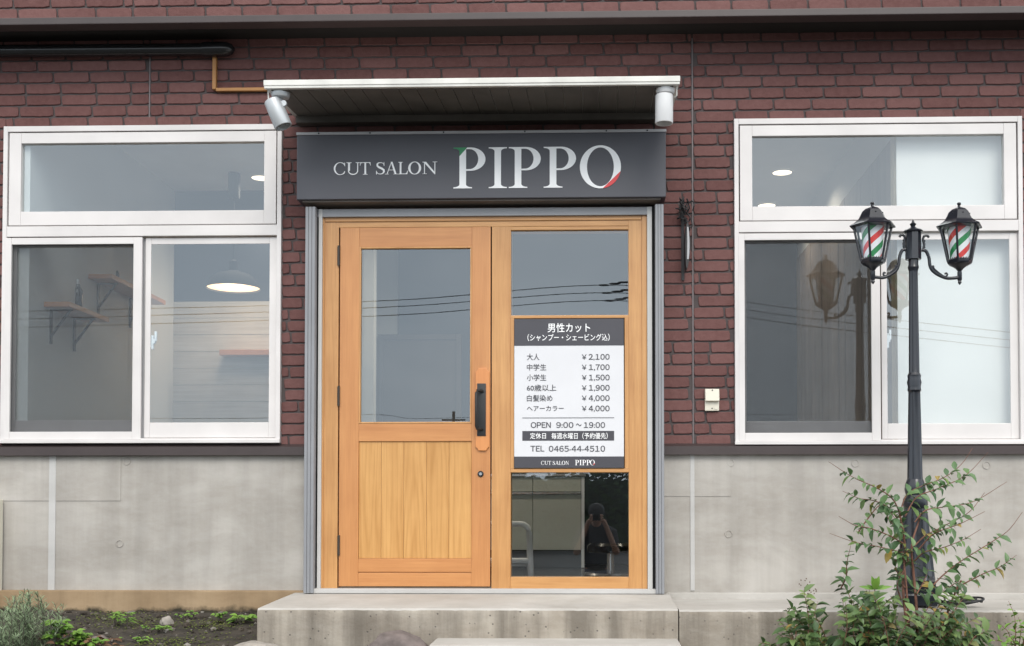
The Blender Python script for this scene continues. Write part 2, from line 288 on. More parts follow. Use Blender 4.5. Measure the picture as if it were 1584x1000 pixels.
# ------------------------------------------------------------------ object helpers
ORG = {}
def thing(name, label, cat, loc=(0, 0, 0), group=None, kind=None):
    o = bpy.data.objects.new(name, None); COL.objects.link(o); o.location = loc; o.empty_display_size = .1
    tag(o, label, cat, group, kind); ORG[o] = Vector(loc); return o
def tag(o, label=None, cat=None, group=None, kind=None):
    if label: o['label'] = label
    if cat: o['category'] = cat
    if group: o['group'] = group
    if kind: o['kind'] = kind
    return o
class MB:
    def __init__(s): s.bm = bmesh.new(); s.t = None
    def box(s, x0, x1, y0, y1, z0, z1):
        x0, x1 = sorted((x0, x1)); y0, y1 = sorted((y0, y1)); z0, z1 = sorted((z0, z1))
        v = [s.bm.verts.new((x, y, z)) for x in (x0, x1) for y in (y0, y1) for z in (z0, z1)]
        for f in ((0, 1, 3, 2), (4, 6, 7, 5), (0, 4, 5, 1), (2, 3, 7, 6), (0, 2, 6, 4), (1, 5, 7, 3)): s.bm.faces.new([v[i] for i in f])
        return s
    def frame(s, x0, x1, z0, z1, w, y0, y1):
        """four bars round an opening; w = (left, right, bottom, top)"""
        l, r, b_, t = w
        s.box(x0, x0+l, y0, y1, z0, z1); s.box(x1-r, x1, y0, y1, z0, z1)
        s.box(x0+l, x1-r, y0+.0012, y1-.001, z0, z0+b_); s.box(x0+l, x1-r, y0+.0012, y1-.001, z1-t, z1); return s
    def prism(s, poly, y0, y1):
        """outline in the x-z plane pushed through y"""
        a = [s.bm.verts.new((x, y0, z)) for x, z in poly]; c = [s.bm.verts.new((x, y1, z)) for x, z in poly]
        n = len(poly); f1 = s.bm.faces.new(a); f2 = s.bm.faces.new(c[::-1])
        for i in range(n): s.bm.faces.new((a[i], c[i], c[(i+1) % n], a[(i+1) % n]))
        return s
    def prismx(s, poly, x0, x1):
        a = [s.bm.verts.new((x0, y, z)) for y, z in poly]; c = [s.bm.verts.new((x1, y, z)) for y, z in poly]
        n = len(poly); s.bm.faces.new(a); s.bm.faces.new(c[::-1])
        for i in range(n): s.bm.faces.new((a[i], c[i], c[(i+1) % n], a[(i+1) % n]))
        return s
    def tube(s, pts, r, seg=8, caps=True):
        pts = [Vector(p) for p in pts]; rs = r if isinstance(r, (list, tuple)) else [r]*len(pts); rings = []
        for i, p in enumerate(pts):
            d = (pts[min(i+1, len(pts)-1)]-pts[max(i-1, 0)]).normalized()
            a = d.cross(Vector((0, 0, 1)) if abs(d.z) < .95 else Vector((0, 1, 0))).normalized(); bb = d.cross(a)
            rings.append([s.bm.verts.new(p+(a*cos(2*pi*k/seg)+bb*sin(2*pi*k/seg))*rs[i]) for k in range(seg)])
        for q, w in zip(rings, rings[1:]):
            for k in range(seg): s.bm.faces.new((q[k], q[(k+1) % seg], w[(k+1) % seg], w[k]))
        if caps: s.bm.faces.new(rings[0][::-1]); s.bm.faces.new(rings[-1])
        return s
    def lathe(s, prof, c=(0, 0, 0), seg=24, rot=0, M=None, cap=True):
        """prof: (radius, height) pairs, bottom to top"""
        c = Vector(c); rings = []
        for r, h in prof:
            ring = []
            for k in range(seg):
                a = rot+2*pi*k/seg; p = Vector((r*cos(a), r*sin(a), h))
                if M: p = M @ p
                ring.append(s.bm.verts.new(c+p))
            rings.append(ring)
        for q, w in zip(rings, rings[1:]):
            for k in range(seg): s.bm.faces.new((q[k], q[(k+1) % seg], w[(k+1) % seg], w[k]))
        if cap: s.bm.faces.new(rings[0][::-1]); s.bm.faces.new(rings[-1])
        return s
    def tint(s):
        if s.t is None: s.t = s.bm.faces.layers.float.new('tint')
        return s.t
    def split(s, name, mat, parent=None, **k):
        """one object per separate piece"""
        left = set(s.bm.verts); out = []
        while left:
            st = [left.pop()]; comp = set(st)
            while st:
                for e in st.pop().link_edges:
                    for v in e.verts:
                        if v not in comp: comp.add(v); st.append(v)
            left -= comp; m = MB(); mp_ = {v: m.bm.verts.new(v.co) for v in comp}
            for f in {f for v in comp for f in v.link_faces}: m.bm.faces.new([mp_[v] for v in f.verts])
            out.append(m.build(name, mat, parent, **k))
        s.bm.free(); return out
    def build(s, name, mat, parent=None, bevel=0, smooth=None, label=None):
        bm = s.bm
        bmesh.ops.recalc_face_normals(bm, faces=bm.faces) if s.t is None else None
        if bevel:
            es = [e for e in bm.edges if len(e.link_faces) == 2 and e.calc_face_angle(0) > radians(40)]
            bmesh.ops.bevel(bm, geom=es, offset=bevel, segments=2, profile=.6, affect='EDGES', clamp_overlap=True)
        root = parent
        while root is not None and root.parent is not None: root = root.parent
        off = ORG.get(root, Vector((0, 0, 0)))
        if off.length: bmesh.ops.translate(bm, vec=-off, verts=bm.verts)
        me = bpy.data.meshes.new(name); bm.to_mesh(me); bm.free()
        for mm in (mat if isinstance(mat, (list, tuple)) else [mat]): me.materials.append(MATS[mm])
        if smooth is not None:
            for p in me.polygons: p.use_smooth = True
            me.set_sharp_from_angle(angle=radians(smooth))
        o = bpy.data.objects.new(name, me); COL.objects.link(o)
        if parent is not None: o.parent = parent
        if label: o['label'] = label
        return o
def copy_tree(o, parent=None):
    c = o.copy(); COL.objects.link(c)
    if parent is not None: c.parent = parent
    for ch in list(o.children): copy_tree(ch, c)
    return c

# ------------------------------------------------------------------ text
def text_mesh(body, bold=0):
    c = bpy.data.curves.new('t', 'FONT'); c.body = body; c.size = 1; c.offset = bold; c.resolution_u = 4
    o = bpy.data.objects.new('t', c); COL.objects.link(o)
    me = bpy.data.meshes.new_from_object(o.evaluated_get(bpy.context.evaluated_depsgraph_get()))
    bpy.data.objects.remove(o); bpy.data.curves.remove(c); return me
def text_part(body, box, y, mat, parent, bold=0, name='lettering'):
    """flat print fitted into the box (pixels measured on the photo, laid on the plane y)"""
    me = text_mesh(body, bold); me.name = name
    xs = [v.co.x for v in me.vertices]; zs = [v.co.y for v in me.vertices]
    a = P(box[0], box[3], y); c = P(box[2], box[1], y); off = ORG[parent]
    for v in me.vertices:
        u = (v.co.x-min(xs))/(max(xs)-min(xs)); w = (v.co.y-min(zs))/(max(zs)-min(zs))
        v.co = Vector((a.x+(c.x-a.x)*u, y, a.z+(c.z-a.z)*w))-off
    me.materials.clear(); me.materials.append(MATS[mat]); o = bpy.data.objects.new(name, me); COL.objects.link(o); o.parent = parent; return o
def wide_part(body, box, y, mat, parent, bold=0, name='lettering'):
    """latin text set in the full-width gothic face, letter by letter with open tracking"""
    mb = MB(); pen_ = 0; glyphs = []
    for ch in body:
        if ch == ' ': pen_ += .3; continue
        me = text_mesh(chr(ord(ch)+0xFEE0) if ch.isalnum() else ch, bold); xs = [v.co.x for v in me.vertices]; k = 1.12 if ch.isalnum() else 1
        if not ch.isalnum() and ch == '-': k = .8
        glyphs.append((me, pen_-min(xs)*k, k)); pen_ += (max(xs)-min(xs))*k+.085+(.10 if ch == '1' else 0)
        if ch == '1': me_, px__, k_ = glyphs[-1]; glyphs[-1] = (me_, px__+.05, k_)
    pen_ -= .085; a = P(box[0], box[3], y); c = P(box[2], box[1], y); sx_ = (c.x-a.x)/pen_; sz_ = (c.z-a.z)/.735
    for me, dx, k in glyphs:
        vs = [mb.bm.verts.new((a.x+(v.co.x*k+dx)*sx_, y, a.z+v.co.y*sz_)) for v in me.vertices]
        for p in me.polygons:
            try: mb.bm.faces.new([vs[i] for i in p.vertices])
            except ValueError: pass
    return mb.build(name, mat, parent)
# roman capitals drawn as outlines, cap height 1, returned as pieces
def arc(cx, cy, rx, ry, a0, a1, n=24): return [(cx+rx*cos(radians(a0+(a1-a0)*i/n)), cy+ry*sin(radians(a0+(a1-a0)*i/n))) for i in range(n+1)]
def stem(x, w, sl=.12, sr=.12, bot=True, top=True, topl=True, topr=True, t=.035, h=1.0):
    """upright stroke with bracketed serifs"""
    br = .07; p = []
    if bot: p += [(x-sl, 0), (x+w+sr, 0), (x+w+sr, t*.7)] + [(x+w+sr-(sr-.0)*sin(q*pi/8), t*.7+br*(1-cos(q*pi/8))) for q in range(1, 5)]
    else: p += [(x, 0), (x+w, 0)]
    if top and topr: p += [(x+w+sr-sr*sin(q*pi/8), h-t*.7-br*(1-cos(q*pi/8))) for q in range(4, 0, -1)] + [(x+w+sr, h-t*.7), (x+w+sr, h)]
    else: p += [(x+w, h)]
    if top and topl: p += [(x-sl, h), (x-sl, h-t*.7)] + [(x-sl+sl*sin(q*pi/8), h-t*.7-br*(1-cos(q*pi/8))) for q in range(1, 5)]
    else: p += [(x, h)]
    if bot: p += [(x-sl+sl*sin(q*pi/8), t*.7+br*(1-cos(q*pi/8))) for q in range(4, 0, -1)] + [(x-sl, t*.7)]
    return p
def ringp(cx, cy, rx, ry, ix, iy, a0=0, a1=360, n=48): return arc(cx, cy, rx, ry, a0, a1, n) + arc(cx, cy, ix, iy, a1, a0, n)
def quadp(a, b_, w): # slanted stroke
    return [(a[0]-w/2, a[1]), (a[0]+w/2, a[1]), (b_[0]+w/2, b_[1]), (b_[0]-w/2, b_[1])]
def glyph(ch):
    if ch == 'I': return [stem(.14, .155, .14, .14)], .44
    if ch == 'P': return [stem(.14, .155, .14, .14, topr=False), [(.294, 1.0)] + arc(.40, .715, .35, .285, 90, -90, 26) + [(.294, .43), (.294, .468)] + arc(.38, .715, .20, .245, -90, 90, 22) + [(.294, .960)]], .75
    if ch == 'O': return [ringp(.46, .5, .46, .525, .30, .475, 0, 180), ringp(.46, .5, .46, .525, .30, .475, 180, 360)], .92
    if ch == 'C': return [ringp(.48, .5, .48, .52, .36, .475, 42, 318), [(.80, .98), (.835, .98), (.845, .69), (.815, .69), (.765, .80)], [(.85, .26), (.82, .29), (.74, .16), (.80, .12)]], .86
    if ch == 'U': return [[(0, 1), (0, .97), (.12, .95), (.12, .34)] + arc(.43, .34, .31, .36, 180, 360, 24) + [(.74, .95), (.66, .97), (.66, 1), (.92, 1), (.92, .97), (.80, .95), (.80, .34)][:0] + [(.74, .94), (.64, .97), (.64, 1), (.92, 1), (.92, .97), (.79, .94), (.79, .34)][3:0] + [(.735, .95), (.64, .97), (.64, 1), (.92, 1), (.92, .97), (.80, .95), (.80, .33)] + arc(.43, .33, .37, .345, 0, -180, 24)[:0] + arc(.455, .33, .345, .35, 0, -90, 12) + arc(.40, .33, .40, .35, -90, -180, 12)[:-1] + [(.0, .33)]][:0] or [
        [(-.02, 1), (-.02, .97), (.09, .94), (.09, .32), (.22, .32), (.22, .94), (.33, .97), (.33, 1)],
        [(.60, 1), (.60, .97), (.705, .94), (.705, .32), (.765, .32), (.765, .94), (.87, .97), (.87, 1)],
        ringp(.4275, .33, .3375, .35, .2775, .275, 180, 360, 30)], .87
    if ch == 'T': return [stem(.36, .13, .12, .12, top=False, h=.96), [(.02, 1), (.83, 1), (.85, .74), (.82, .74), (.77, .90), (.70, .955), (.15, .955), (.08, .90), (.03, .74), (0, .74)]], .85
    if ch == 'L': return [stem(.12, .13, .12, .12), [(.249, 0), (.70, 0), (.74, .28), (.71, .28), (.63, .10), (.54, .05), (.249, .045)]], .74
    if ch == 'A': return [quadp((.14, .03), (.455, 1.0), .05), quadp((.76, .03), (.47, 1.02), .135), [(.22, .33), (.64, .33), (.63, .375), (.235, .375)], [(-.02, 0), (.28, 0), (.28, .03), (-.02, .03)], [(.60, 0), (.95, 0), (.95, .03), (.60, .03)]], .93
    if ch == 'N': return [[(.12, 0), (.17, 0), (.17, .95), (.12, .95)], [(.74, .0), (.79, .0), (.79, 1), (.74, 1)], [(.02, 1), (.24, 1), (.79, .10), (.79, -.02), (.75, -.02), (.12, .93), (.02, .97)], [(.02, 0), (.28, 0), (.28, .03), (.02, .03)], [(.63, .97), (.91, .97), (.91, 1), (.63, 1)]], .92
    if ch == 'S':
        sp = [(.56, .80), (.50, .92), (.36, .97), (.20, .95), (.11, .84), (.12, .70), (.22, .59), (.40, .49), (.54, .37), (.57, .22), (.48, .08), (.32, .025), (.16, .06), (.07, .22)]
        wd = [.02, .035, .05, .07, .105, .13, .15, .155, .15, .12, .085, .06, .04, .02]
        lft, rgt = [], []
        for i, (x, y) in enumerate(sp):
            a, c = sp[max(0, i-1)], sp[min(len(sp)-1, i+1)]; d = Vector((c[0]-a[0], c[1]-a[1])).normalized(); n_ = Vector((-d.y, d.x))*wd[i]/2
            lft.append((x+n_.x, y+n_.y)); rgt.append((x-n_.x, y-n_.y))
        return [lft+rgt[::-1], [(.55, 1.0), (.58, 1.0), (.59, .70), (.56, .70), (.54, .80)], [(.04, 0), (.07, 0), (.10, .12), (.07, .30), (.04, .30)]], .66
    return [], .4
def letter(mb, ch, x0, x1, z0, z1, y, ext=.003):
    pcs, adv = glyph(ch); allx = [p[0] for q in pcs for p in q]; a, c = min(allx), max(allx)
    for i, q in enumerate(pcs): mb.prism([(x0+(p[0]-a)/(c-a)*(x1-x0), z0+p[1]*(z1-z0)) for p in q], y-ext-.0003*i, y)

# ------------------------------------------------------------------ the building
shop = thing('shop_building', 'brown brick shopfront with concrete base, two white windows and a wooden door', 'building', (0, 0, 0))
WL = dict(x0=X(3, -.02, 440), x1=X(434.5, -.02, 440), z0=Z(686, -.02, 220), z1=Z(194, -.02, 220))
WR = dict(x0=X(1136.5, -.02, 440), z0=Z(688, -.02, 1360), z1=Z(182, -.02, 1360)); WR['x1'] = WR['x0']+(WL['x1']-WL['x0'])
DX0, DX1, DZ1 = X(489, 0), X(1009, 0), Z(321, 0)        # doorway opening in the wall
BZ0, BZ1 = Z(690, 0, 700), 3.6
XL, XR = -4.6, 3.9
def outline(xa, xb, za, zb, rng):
    pts = []; cr_ = min(.006, (xb-xa)*.3)
    def seg(p, q, rag):
        n = max(1, int((Vector(q)-Vector(p)).length/.016))
        for i in range(n):
            t_ = i/n; x = p[0]+(q[0]-p[0])*t_; z = p[1]+(q[1]-p[1])*t_
            pts.append((x+rng.uniform(-.0008, .0008), z+rng.uniform(-rag, rag)))
    seg((xa+cr_, za), (xb-cr_, za), .0015); seg((xb, za+cr_), (xb, zb-cr_), .0008); seg((xb-cr_, zb), (xa+cr_, zb), .0009); seg((xa, zb-cr_), (xa, za+cr_), .0008)
    return pts
def brick_field(mb, x0, x1, z0, z1, holes, yf, seed, pitch=.0693, blen=.208):
    rng = random.Random(seed); t = mb.tint(); j = .0092; z = z0; dep = .009
    while z < z1-.02:
        zt = min(z+pitch-j, z1); x = x0-rng.uniform(0, blen)
        while x < x1:
            l = blen*rng.uniform(.93, 1.09); segs = [(max(x, x0), min(x+l, x1))]; x += l+j; full = segs[0]; caps = []
            for (a, b_, c, d) in holes:
                if zt <= c or z >= d: continue
                if z < d < zt-.012: caps.append((a, b_, d+.002))
                ns = []
                for (s0, s1) in segs:
                    if s1 <= a or s0 >= b_: ns.append((s0, s1)); continue
                    if s0 < a: ns.append((s0, a))
                    if s1 > b_: ns.append((b_, s1))
                segs = ns
            rects = [(p, q, z) for p, q in segs] + [(max(full[0], a), min(full[1], b_), zz) for a, b_, zz in caps]
            for s0, s1, zlo in rects:
                if s1-s0 < .02: continue
                o = outline(s0, s1, zlo, zt, rng); cx, cz = (s0+s1)/2, (zlo+zt)/2; tv = rng.random()
                dy = rng.uniform(-.0008, .0008); tilt = rng.uniform(-.0015, .0015)
                def ring(inx, y): 
                    return [mb.bm.verts.new((q[0]+(cx-q[0])*min(1, inx/max(abs(cx-q[0]), .001))*(1 if abs(q[0]-cx) > (s1-s0)/2-.012 else 0), y+dy+(q[1]-cz)/.06*tilt, q[1]+(cz-q[1])*min(1, inx/max(abs(cz-q[1]), .001))*(1 if abs(q[1]-cz) > (zt-zlo)/2-.006 else 0))) for q in o]
                r0 = ring(0, yf+dep); r1 = ring(.0006, yf+.0022); r2 = ring(.0035, yf)
                n = len(o); fs = []
                for A, B in ((r0, r1), (r1, r2)):
                    for k in range(n): fs.append(mb.bm.faces.new((A[k], A[(k+1) % n], B[(k+1) % n], B[k])))
                fs.append(mb.bm.faces.new(r2))
                for f in fs: f[t] = tv
        z += pitch
def sheet(mb, x0, x1, z0, z1, holes, y, flip=False, mi=0):
    """an upright sheet with rectangular openings"""
    xs = sorted({x0, x1, *[h[i] for h in holes for i in (0, 1) if x0 < h[i] < x1]}); zs = sorted({z0, z1, *[h[i] for h in holes for i in (2, 3) if z0 < h[i] < z1]})
    for a, b_ in zip(xs, xs[1:]):
        for c, d in zip(zs, zs[1:]):
            if any(h[0] <= (a+b_)/2 <= h[1] and h[2] <= (c+d)/2 <= h[3] for h in holes): continue
            v = [mb.bm.verts.new(q) for q in ((a, y, c), (b_, y, c), (b_, y, d), (a, y, d))]
            f = mb.bm.faces.new(v[::-1] if flip else v); f.material_index = mi
holes = [(WL['x0'], WL['x1'], WL['z0'], WL['z1']), (WR['x0'], WR['x1'], WR['z0'], WR['z1']), (DX0, DX1, -1, DZ1)]
J1, J2 = X(228, 0), X(1072, 0)
mb = MB(); brick_field(mb, XL, XR, BZ0, BZ1-.1, holes + [(J1-.005, J1+.005, BZ0, 9), (J2-.005, J2+.005, BZ0, 9)], 0.0, 3)
sheet(mb, XL, XR, BZ0-.01, BZ1, holes, .008, mi=1)
mb.build('brick_wall', ['brick', 'mortar'], shop)
mb = MB()
for jx in (J1, J2): mb.box(jx-.004, jx+.004, .001, .007, WL['z1'] if jx == J1 else BZ0, 3.3)
mb.split('joint_seal', 'caulk', shop)
# upper storey stands 0.3 m forward above a dark metal ledge
UY = -.30; LZ0, LZ1 = Z(32.5, UY-.02, 600), Z(21.5, UY-.02, 600)
mb = MB(); ju = X(201, UY)
brick_field(mb, XL, XR, LZ1+.002, LZ1+1.6, [(ju-.004, ju+.004, 0, 9)], UY, 11); sheet(mb, XL, XR, LZ1-.01, LZ1+1.6, [], UY+.008, mi=1)
mb.build('upper_brick_wall', ['brick', 'mortar'], shop)
MB().box(XL, XR, UY-.025, UY+.07, LZ0, LZ1).build('ledge_trim', 'brown_trim', shop, bevel=.004)
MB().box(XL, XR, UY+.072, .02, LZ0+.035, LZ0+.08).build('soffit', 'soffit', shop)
# concrete base
CZ0 = Z(912, 0, 250)
fx = [(-.01, 0)]
for a, b_ in ((XL, DX0), (DX1, XR)):
    mb = MB(); sheet(mb, a, b_, -.5, BZ0-.03, [], 0.0); mb.build('concrete_base', 'concrete_wall', shop)
for px0, px1, py1 in ((-200, 187, 775), (1010, 1130, 768)):
    MB().box(X(px0, 0, 740), X(px1, 0, 740), -.0035, .01, Z(py1, 0, (px0+px1)/2), BZ0-.034).build('formwork_panel', 'concrete_wall', shop)
mb = MB()
for px, w in ((81, .021), (1071, .013)): mb.box(X(px, 0, 800)-w, X(px, 0, 800)+w, -.0065, .004, Z(914, 0, px), BZ0-.036)
mb.split('joint_strip', 'concrete_strip', shop, bevel=.003)
for px, py in ((196, 714), (185, 841), (1130, 716), (1127, 826), (1323, 717), (1526, 720)):
    c = P(px, py, 0); m_ = Matrix.Rotation(pi/2, 3, 'X')
    MB().lathe([(.024, 0), (.023, .004), (.018, .0045), (.016, .0006), (.004, .001)], c, 24, M=m_).build('formwork_plug', 'concrete_wall', shop, smooth=30)
mb = MB(); zt, zb = Z(691, -.04, 700), Z(704, -.04, 700)
mb.prismx([(-.042, zb), (-.042, zt), (-.030, zt+.004), (.0, zt+.018), (.006, zb+.008), (-.036, zb+.006), (-.038, zb)], XL, DX0-.06)
mb.prismx([(-.042, zb), (-.042, zt), (-.030, zt+.004), (.0, zt+.018), (.006, zb+.008), (-.036, zb+.006), (-.038, zb)], DX1+.06, XR)
mb.split('drip_trim', 'brown_trim', shop)
mb = MB(); mb.box(XL, X(470, -.06, 900), -.055, .02, -.6, Z(914, -.055, 250)).build('plinth', 'concrete_tan', shop, bevel=.006)

# ---- windows
def window(q, name_label, shade):
    x0, x1, z0, z1 = q['x0'], q['x1'], q['z0'], q['z1']; w = x1-x0; h = z1-z0
    def u(f): return x0+w*f
    def v(f): return z1-h*f                               # fractions measured on the left window
    zt_b, zm_b = v(.317), v(.350)
    mb = MB().frame(x0, x1, z0, z1, (.026, .026, .03, .034), -.024, .15)
    mb.box(x0+.026, x1-.026, -.0215, .148, zm_b, zt_b)
    mb.box(x0-.004, x1+.004, -.045, -.0245, z0, z0+.020)  # sill lip
    wn = mb.build('window', 'aluminium', shop, bevel=.0025, label=name_label)
    # transom sash
    tz0, tz1 = zt_b+.006, z1-.040
    MB().frame(x0+.034, x1-.034, tz0, tz1, (.073, .073, .084, .064), -.018, .03).build('transom_sash', 'aluminium', wn, bevel=.003)
    MB().box(x0+.030, x1-.030, .0, .02, tz0-.004, tz1+.004).bm.free()
    MB().box(x0+.1, x1-.1, .005, .009, tz0+.08, tz1-.06).build('transom_pane', 'glass_window', wn)
    xm = u(.497)
    # insect screen in front of the left half
    sz0, sz1 = z0+.022, zm_b-.008
    MB().frame(x0+.022, xm+.012, sz0, sz1, (.036, .052, .048, .040), -.026, -.006).build('screen_frame', 'aluminium', wn, bevel=.0025)
    MB().box(x0+.05, xm-.03, -.013, -.012, sz0+.04, sz1-.03).build('screen_net', 'screen_net', wn)
    # sliding sash behind it
    MB().frame(x0+.027, xm+.02, sz0+.01, sz1, (.045, .05, .11, .045), .012, .042).build('sliding_sash', 'aluminium_grey', wn, bevel=.0025)
    MB().box(x0+.07, xm-.02, .026, .030, sz0+.11, sz1-.04).build('pane', 'glass_window', wn)
    # right half
    MB().frame(xm+.024, x1-.027, sz0+.012, sz1, (.034, .048, .092, .038), .000, .010).build('sliding_sash', 'aluminium', wn, bevel=.0025)
    MB().box(xm+.05, x1-.07, .004, .008, sz0+.1, sz1-.03).build('pane', 'glass_window', wn)
    zl = v(.675); xl = xm+.066
    MB().box(xl-.008, xl+.006, .011, .030, zl-.055, zl+.03).box(xl-.012, xl+.014, .012, .036, zl-.02, zl+.008).box(xl+.008, xl+.022, .02, .034, zl-.005, zl+.055).build('crescent_lock', 'white_plastic', wn, bevel=.003)
    return wn
window(WL, 'white aluminium window left of the door', 0); window(WR, 'white aluminium window behind the lamp post', 1)

# ---- door surround, door, sidelight
ys = -.045                                                # front face of the timber
def bx(mb, px0, px1, py0, py1, y0, y1, ref=None):
    """box whose front face covers these measured pixels"""
    a = P(px0, (py0+py1)/2, y0).x; b_ = P(px1, (py0+py1)/2, y0).x
    mb.box(a, b_, y0, y1, P((px0+px1)/2, py1, y0).z, P((px0+px1)/2, py0, y0).z); return mb
FX0, FX1 = X(494, ys, 620), X(1000.5, ys, 620); FZ0, FZ1 = Z(911, ys), Z(335, ys)
TZ = Z(351, ys)
MX0, MX1 = X(760.5, ys, 630), X(790, ys, 630)
mb = MB()
wj = X(523, ys, 620)-FX0; wj2 = FX1-X(972.5, ys, 620)
mb.box(FX0, FX0+wj, ys, .08, FZ0, FZ1); mb.box(FX1-wj2, FX1, ys, .08, FZ0, FZ1)
# thin raised outer edge of the jambs
mb.box(FX0-.002, FX0+.028, ys-.010, .06, FZ0, FZ1+.002); mb.box(FX1-.028, FX1+.002, ys-.010, .06, FZ0, FZ1+.002)
mb.box(MX0, MX1, ys+.002, .08, FZ0, TZ)
dfr = mb.build('door_frame', 'wood_upright', shop, bevel=.002)
MB().box(FX0+wj, FX1-wj2, ys+.001, .08, TZ, FZ1).build('head_rail', 'wood_level', dfr, bevel=.002)
MB().box(FX0+.03, FX1-.03, ys-.008, ys+.0, FZ1-.028, FZ1-.001).build('head_rail', 'wood_level', dfr, bevel=.002)
# sidelight
SX0, SX1 = MX1, FX1-wj2
z355, z487, z731, z893 = Z(355.5, ys, 880), Z(488, ys, 880), Z(731, ys, 880), Z(893, ys, 880)
mb = MB(); mb.box(SX0, SX1, ys+.004, .06, FZ0, z893); mb.box(SX0, SX1, ys+.004, .06, z355, TZ)
mb.box(SX0, SX1, ys-.004, .06, z487-.017, z487); mb.box(SX0, SX1, ys-.004, .06, z731, z731+.022)
mb.split('sidelight_rail', 'wood_level', dfr, bevel=.002)
MB().box(SX0, SX0+.020, ys-.004, .06, z731+.022, z487-.017).box(SX1-.024, SX1, ys-.004, .06, z731+.022, z487-.017).split('sidelight_stile', 'wood_upright', dfr, bevel=.002)
MB().box(SX0-.002, SX1+.002, ys+.024, ys+.029, z487, z355+.002).build('upper_pane', 'glass_door', dfr)
MB().box(SX0-.002, SX1+.002, ys+.024, ys+.029, z893-.002, z731).build('lower_pane', 'glass_door', dfr)
MB().box(SX0, SX1, .062, .07, z731, z487).build('backing_panel', 'interior_dark', dfr)
# door leaf
yd = ys-.004
LX0, LX1 = X(525, yd, 630), X(758.5, yd, 630); DZ0, DZT = Z(907.5, yd, 640), Z(352, yd, 640)
GX0, GX1 = X(556, yd, 630), X(728.5, yd, 630)
zg1, zg0, zp1, zp0, zr = Z(382, yd, 640), Z(655.5, yd, 640), Z(683, yd, 640), Z(864.5, yd, 640), Z(886, yd, 640)
door = MB().box(LX0, GX0-.004, yd, yd+.042, DZ0, DZT).box(GX1+.004, LX1, yd, yd+.042, DZ0, DZT).build('door', 'wood_red', shop, bevel=.0025, label='wooden half glazed door with long black pull')
mb = MB(); mb.box(GX0-.004, GX1+.004, yd+.002, yd+.042, zg1, DZT); mb.box(GX0-.004, GX1+.004, yd+.001, yd+.042, zp1, zg0)
mb.box(GX0-.004, GX1+.004, yd+.0015, yd+.042, zr+.003, zp0); mb.box(GX0-.004, GX1+.004, yd+.002, yd+.042, DZ0, zr-.002); mb.box(GX0-.004, GX1+.004, yd+.008, yd+.04, zr-.002, zr+.003)
mb.split('rail', 'wood_red_level', door, bevel=.0025)
MB().frame(GX0-.004, GX1+.004, zg0, zg1, (.010, .010, .010, .010), yd-.003, yd+.03).build('glazing_bead', 'wood_upright', door, bevel=.003)
MB().box(GX0, GX1, yd+.016, yd+.021, zg0, zg1).build('pane', 'glass_door', door)
nb = 5; bw = (GX1-GX0+.008)/nb
for i in range(nb):
    MB().box(GX0-.004+bw*i, GX0-.004+bw*(i+1)-.0004, yd+.010, yd+.03, zp0, zp1).build('panel_board', 'wood_panel', door, bevel=.0036)
hx0, hx1, hz0, hz1 = X(736, yd, 630), X(757, yd, 630), Z(697.5, yd), Z(570, yd); c_ = .018
MB().prism([(hx0+c_, hz0), (hx1-c_, hz0), (hx1-c_*.55, hz0+c_*.8), (hx1, hz0+c_*1.3), (hx1, hz1-c_*1.3), (hx1-c_*.55, hz1-c_*.8), (hx1-c_, hz1), (hx0+c_, hz1), (hx0+c_*.55, hz1-c_*.8), (hx0, hz1-c_*1.3), (hx0, hz0+c_*1.3), (hx0+c_*.55, hz0+c_*.8)], yd-.014, yd).build('handle_plate', 'wood_plate', door, bevel=.002)
px0, px1, pz0, pz1 = X(738.5, yd, 630), X(752, yd, 630), Z(675, yd), Z(594, yd)
xb = px0+.004
MB().box(px0, px1, yd-.019, yd-.0145, pz0, pz1).tube([(px1-.02, yd-.02, pz1-.045), (xb, yd-.055, pz1-.045), (xb-.004, yd-.064, pz1-.06), (xb-.004, yd-.064, pz0+.055), (xb, yd-.055, pz0+.04), (px1-.02, yd-.02, pz0+.04)], .0085, 10).lathe([(.011, 0), (.011, .004)], (px1-.02, yd-.0195, pz1-.045), 16, M=Matrix.Rotation(pi/2, 3, 'X')).build('pull_handle', 'iron_black', door, smooth=40, bevel=.0012)
lk = P(743.5, 733.5, yd); mr = Matrix.Rotation(pi/2, 3, 'X')
MB().lathe([(.018, 0), (.018, .006), (.013, .010), (.010, .010)], lk, 28, M=mr).build('lock', 'black_gloss', door, smooth=35)
MB().lathe([(.0085, .0), (.0085, .0125)], lk, 18, M=mr).build('lock_cylinder', 'chrome_lock', door, smooth=35)
for py in (396, 613, 844):
    c = P(525, py, yd); MB().tube([(c.x-.003, yd-.006, c.z-.06), (c.x-.003, yd-.006, c.z+.06)], .007, 10).box(c.x-.012, c.x-.003, yd-.003, yd+.003, c.z-.055, c.z+.055).build('hinge', 'hinge', door, smooth=40)
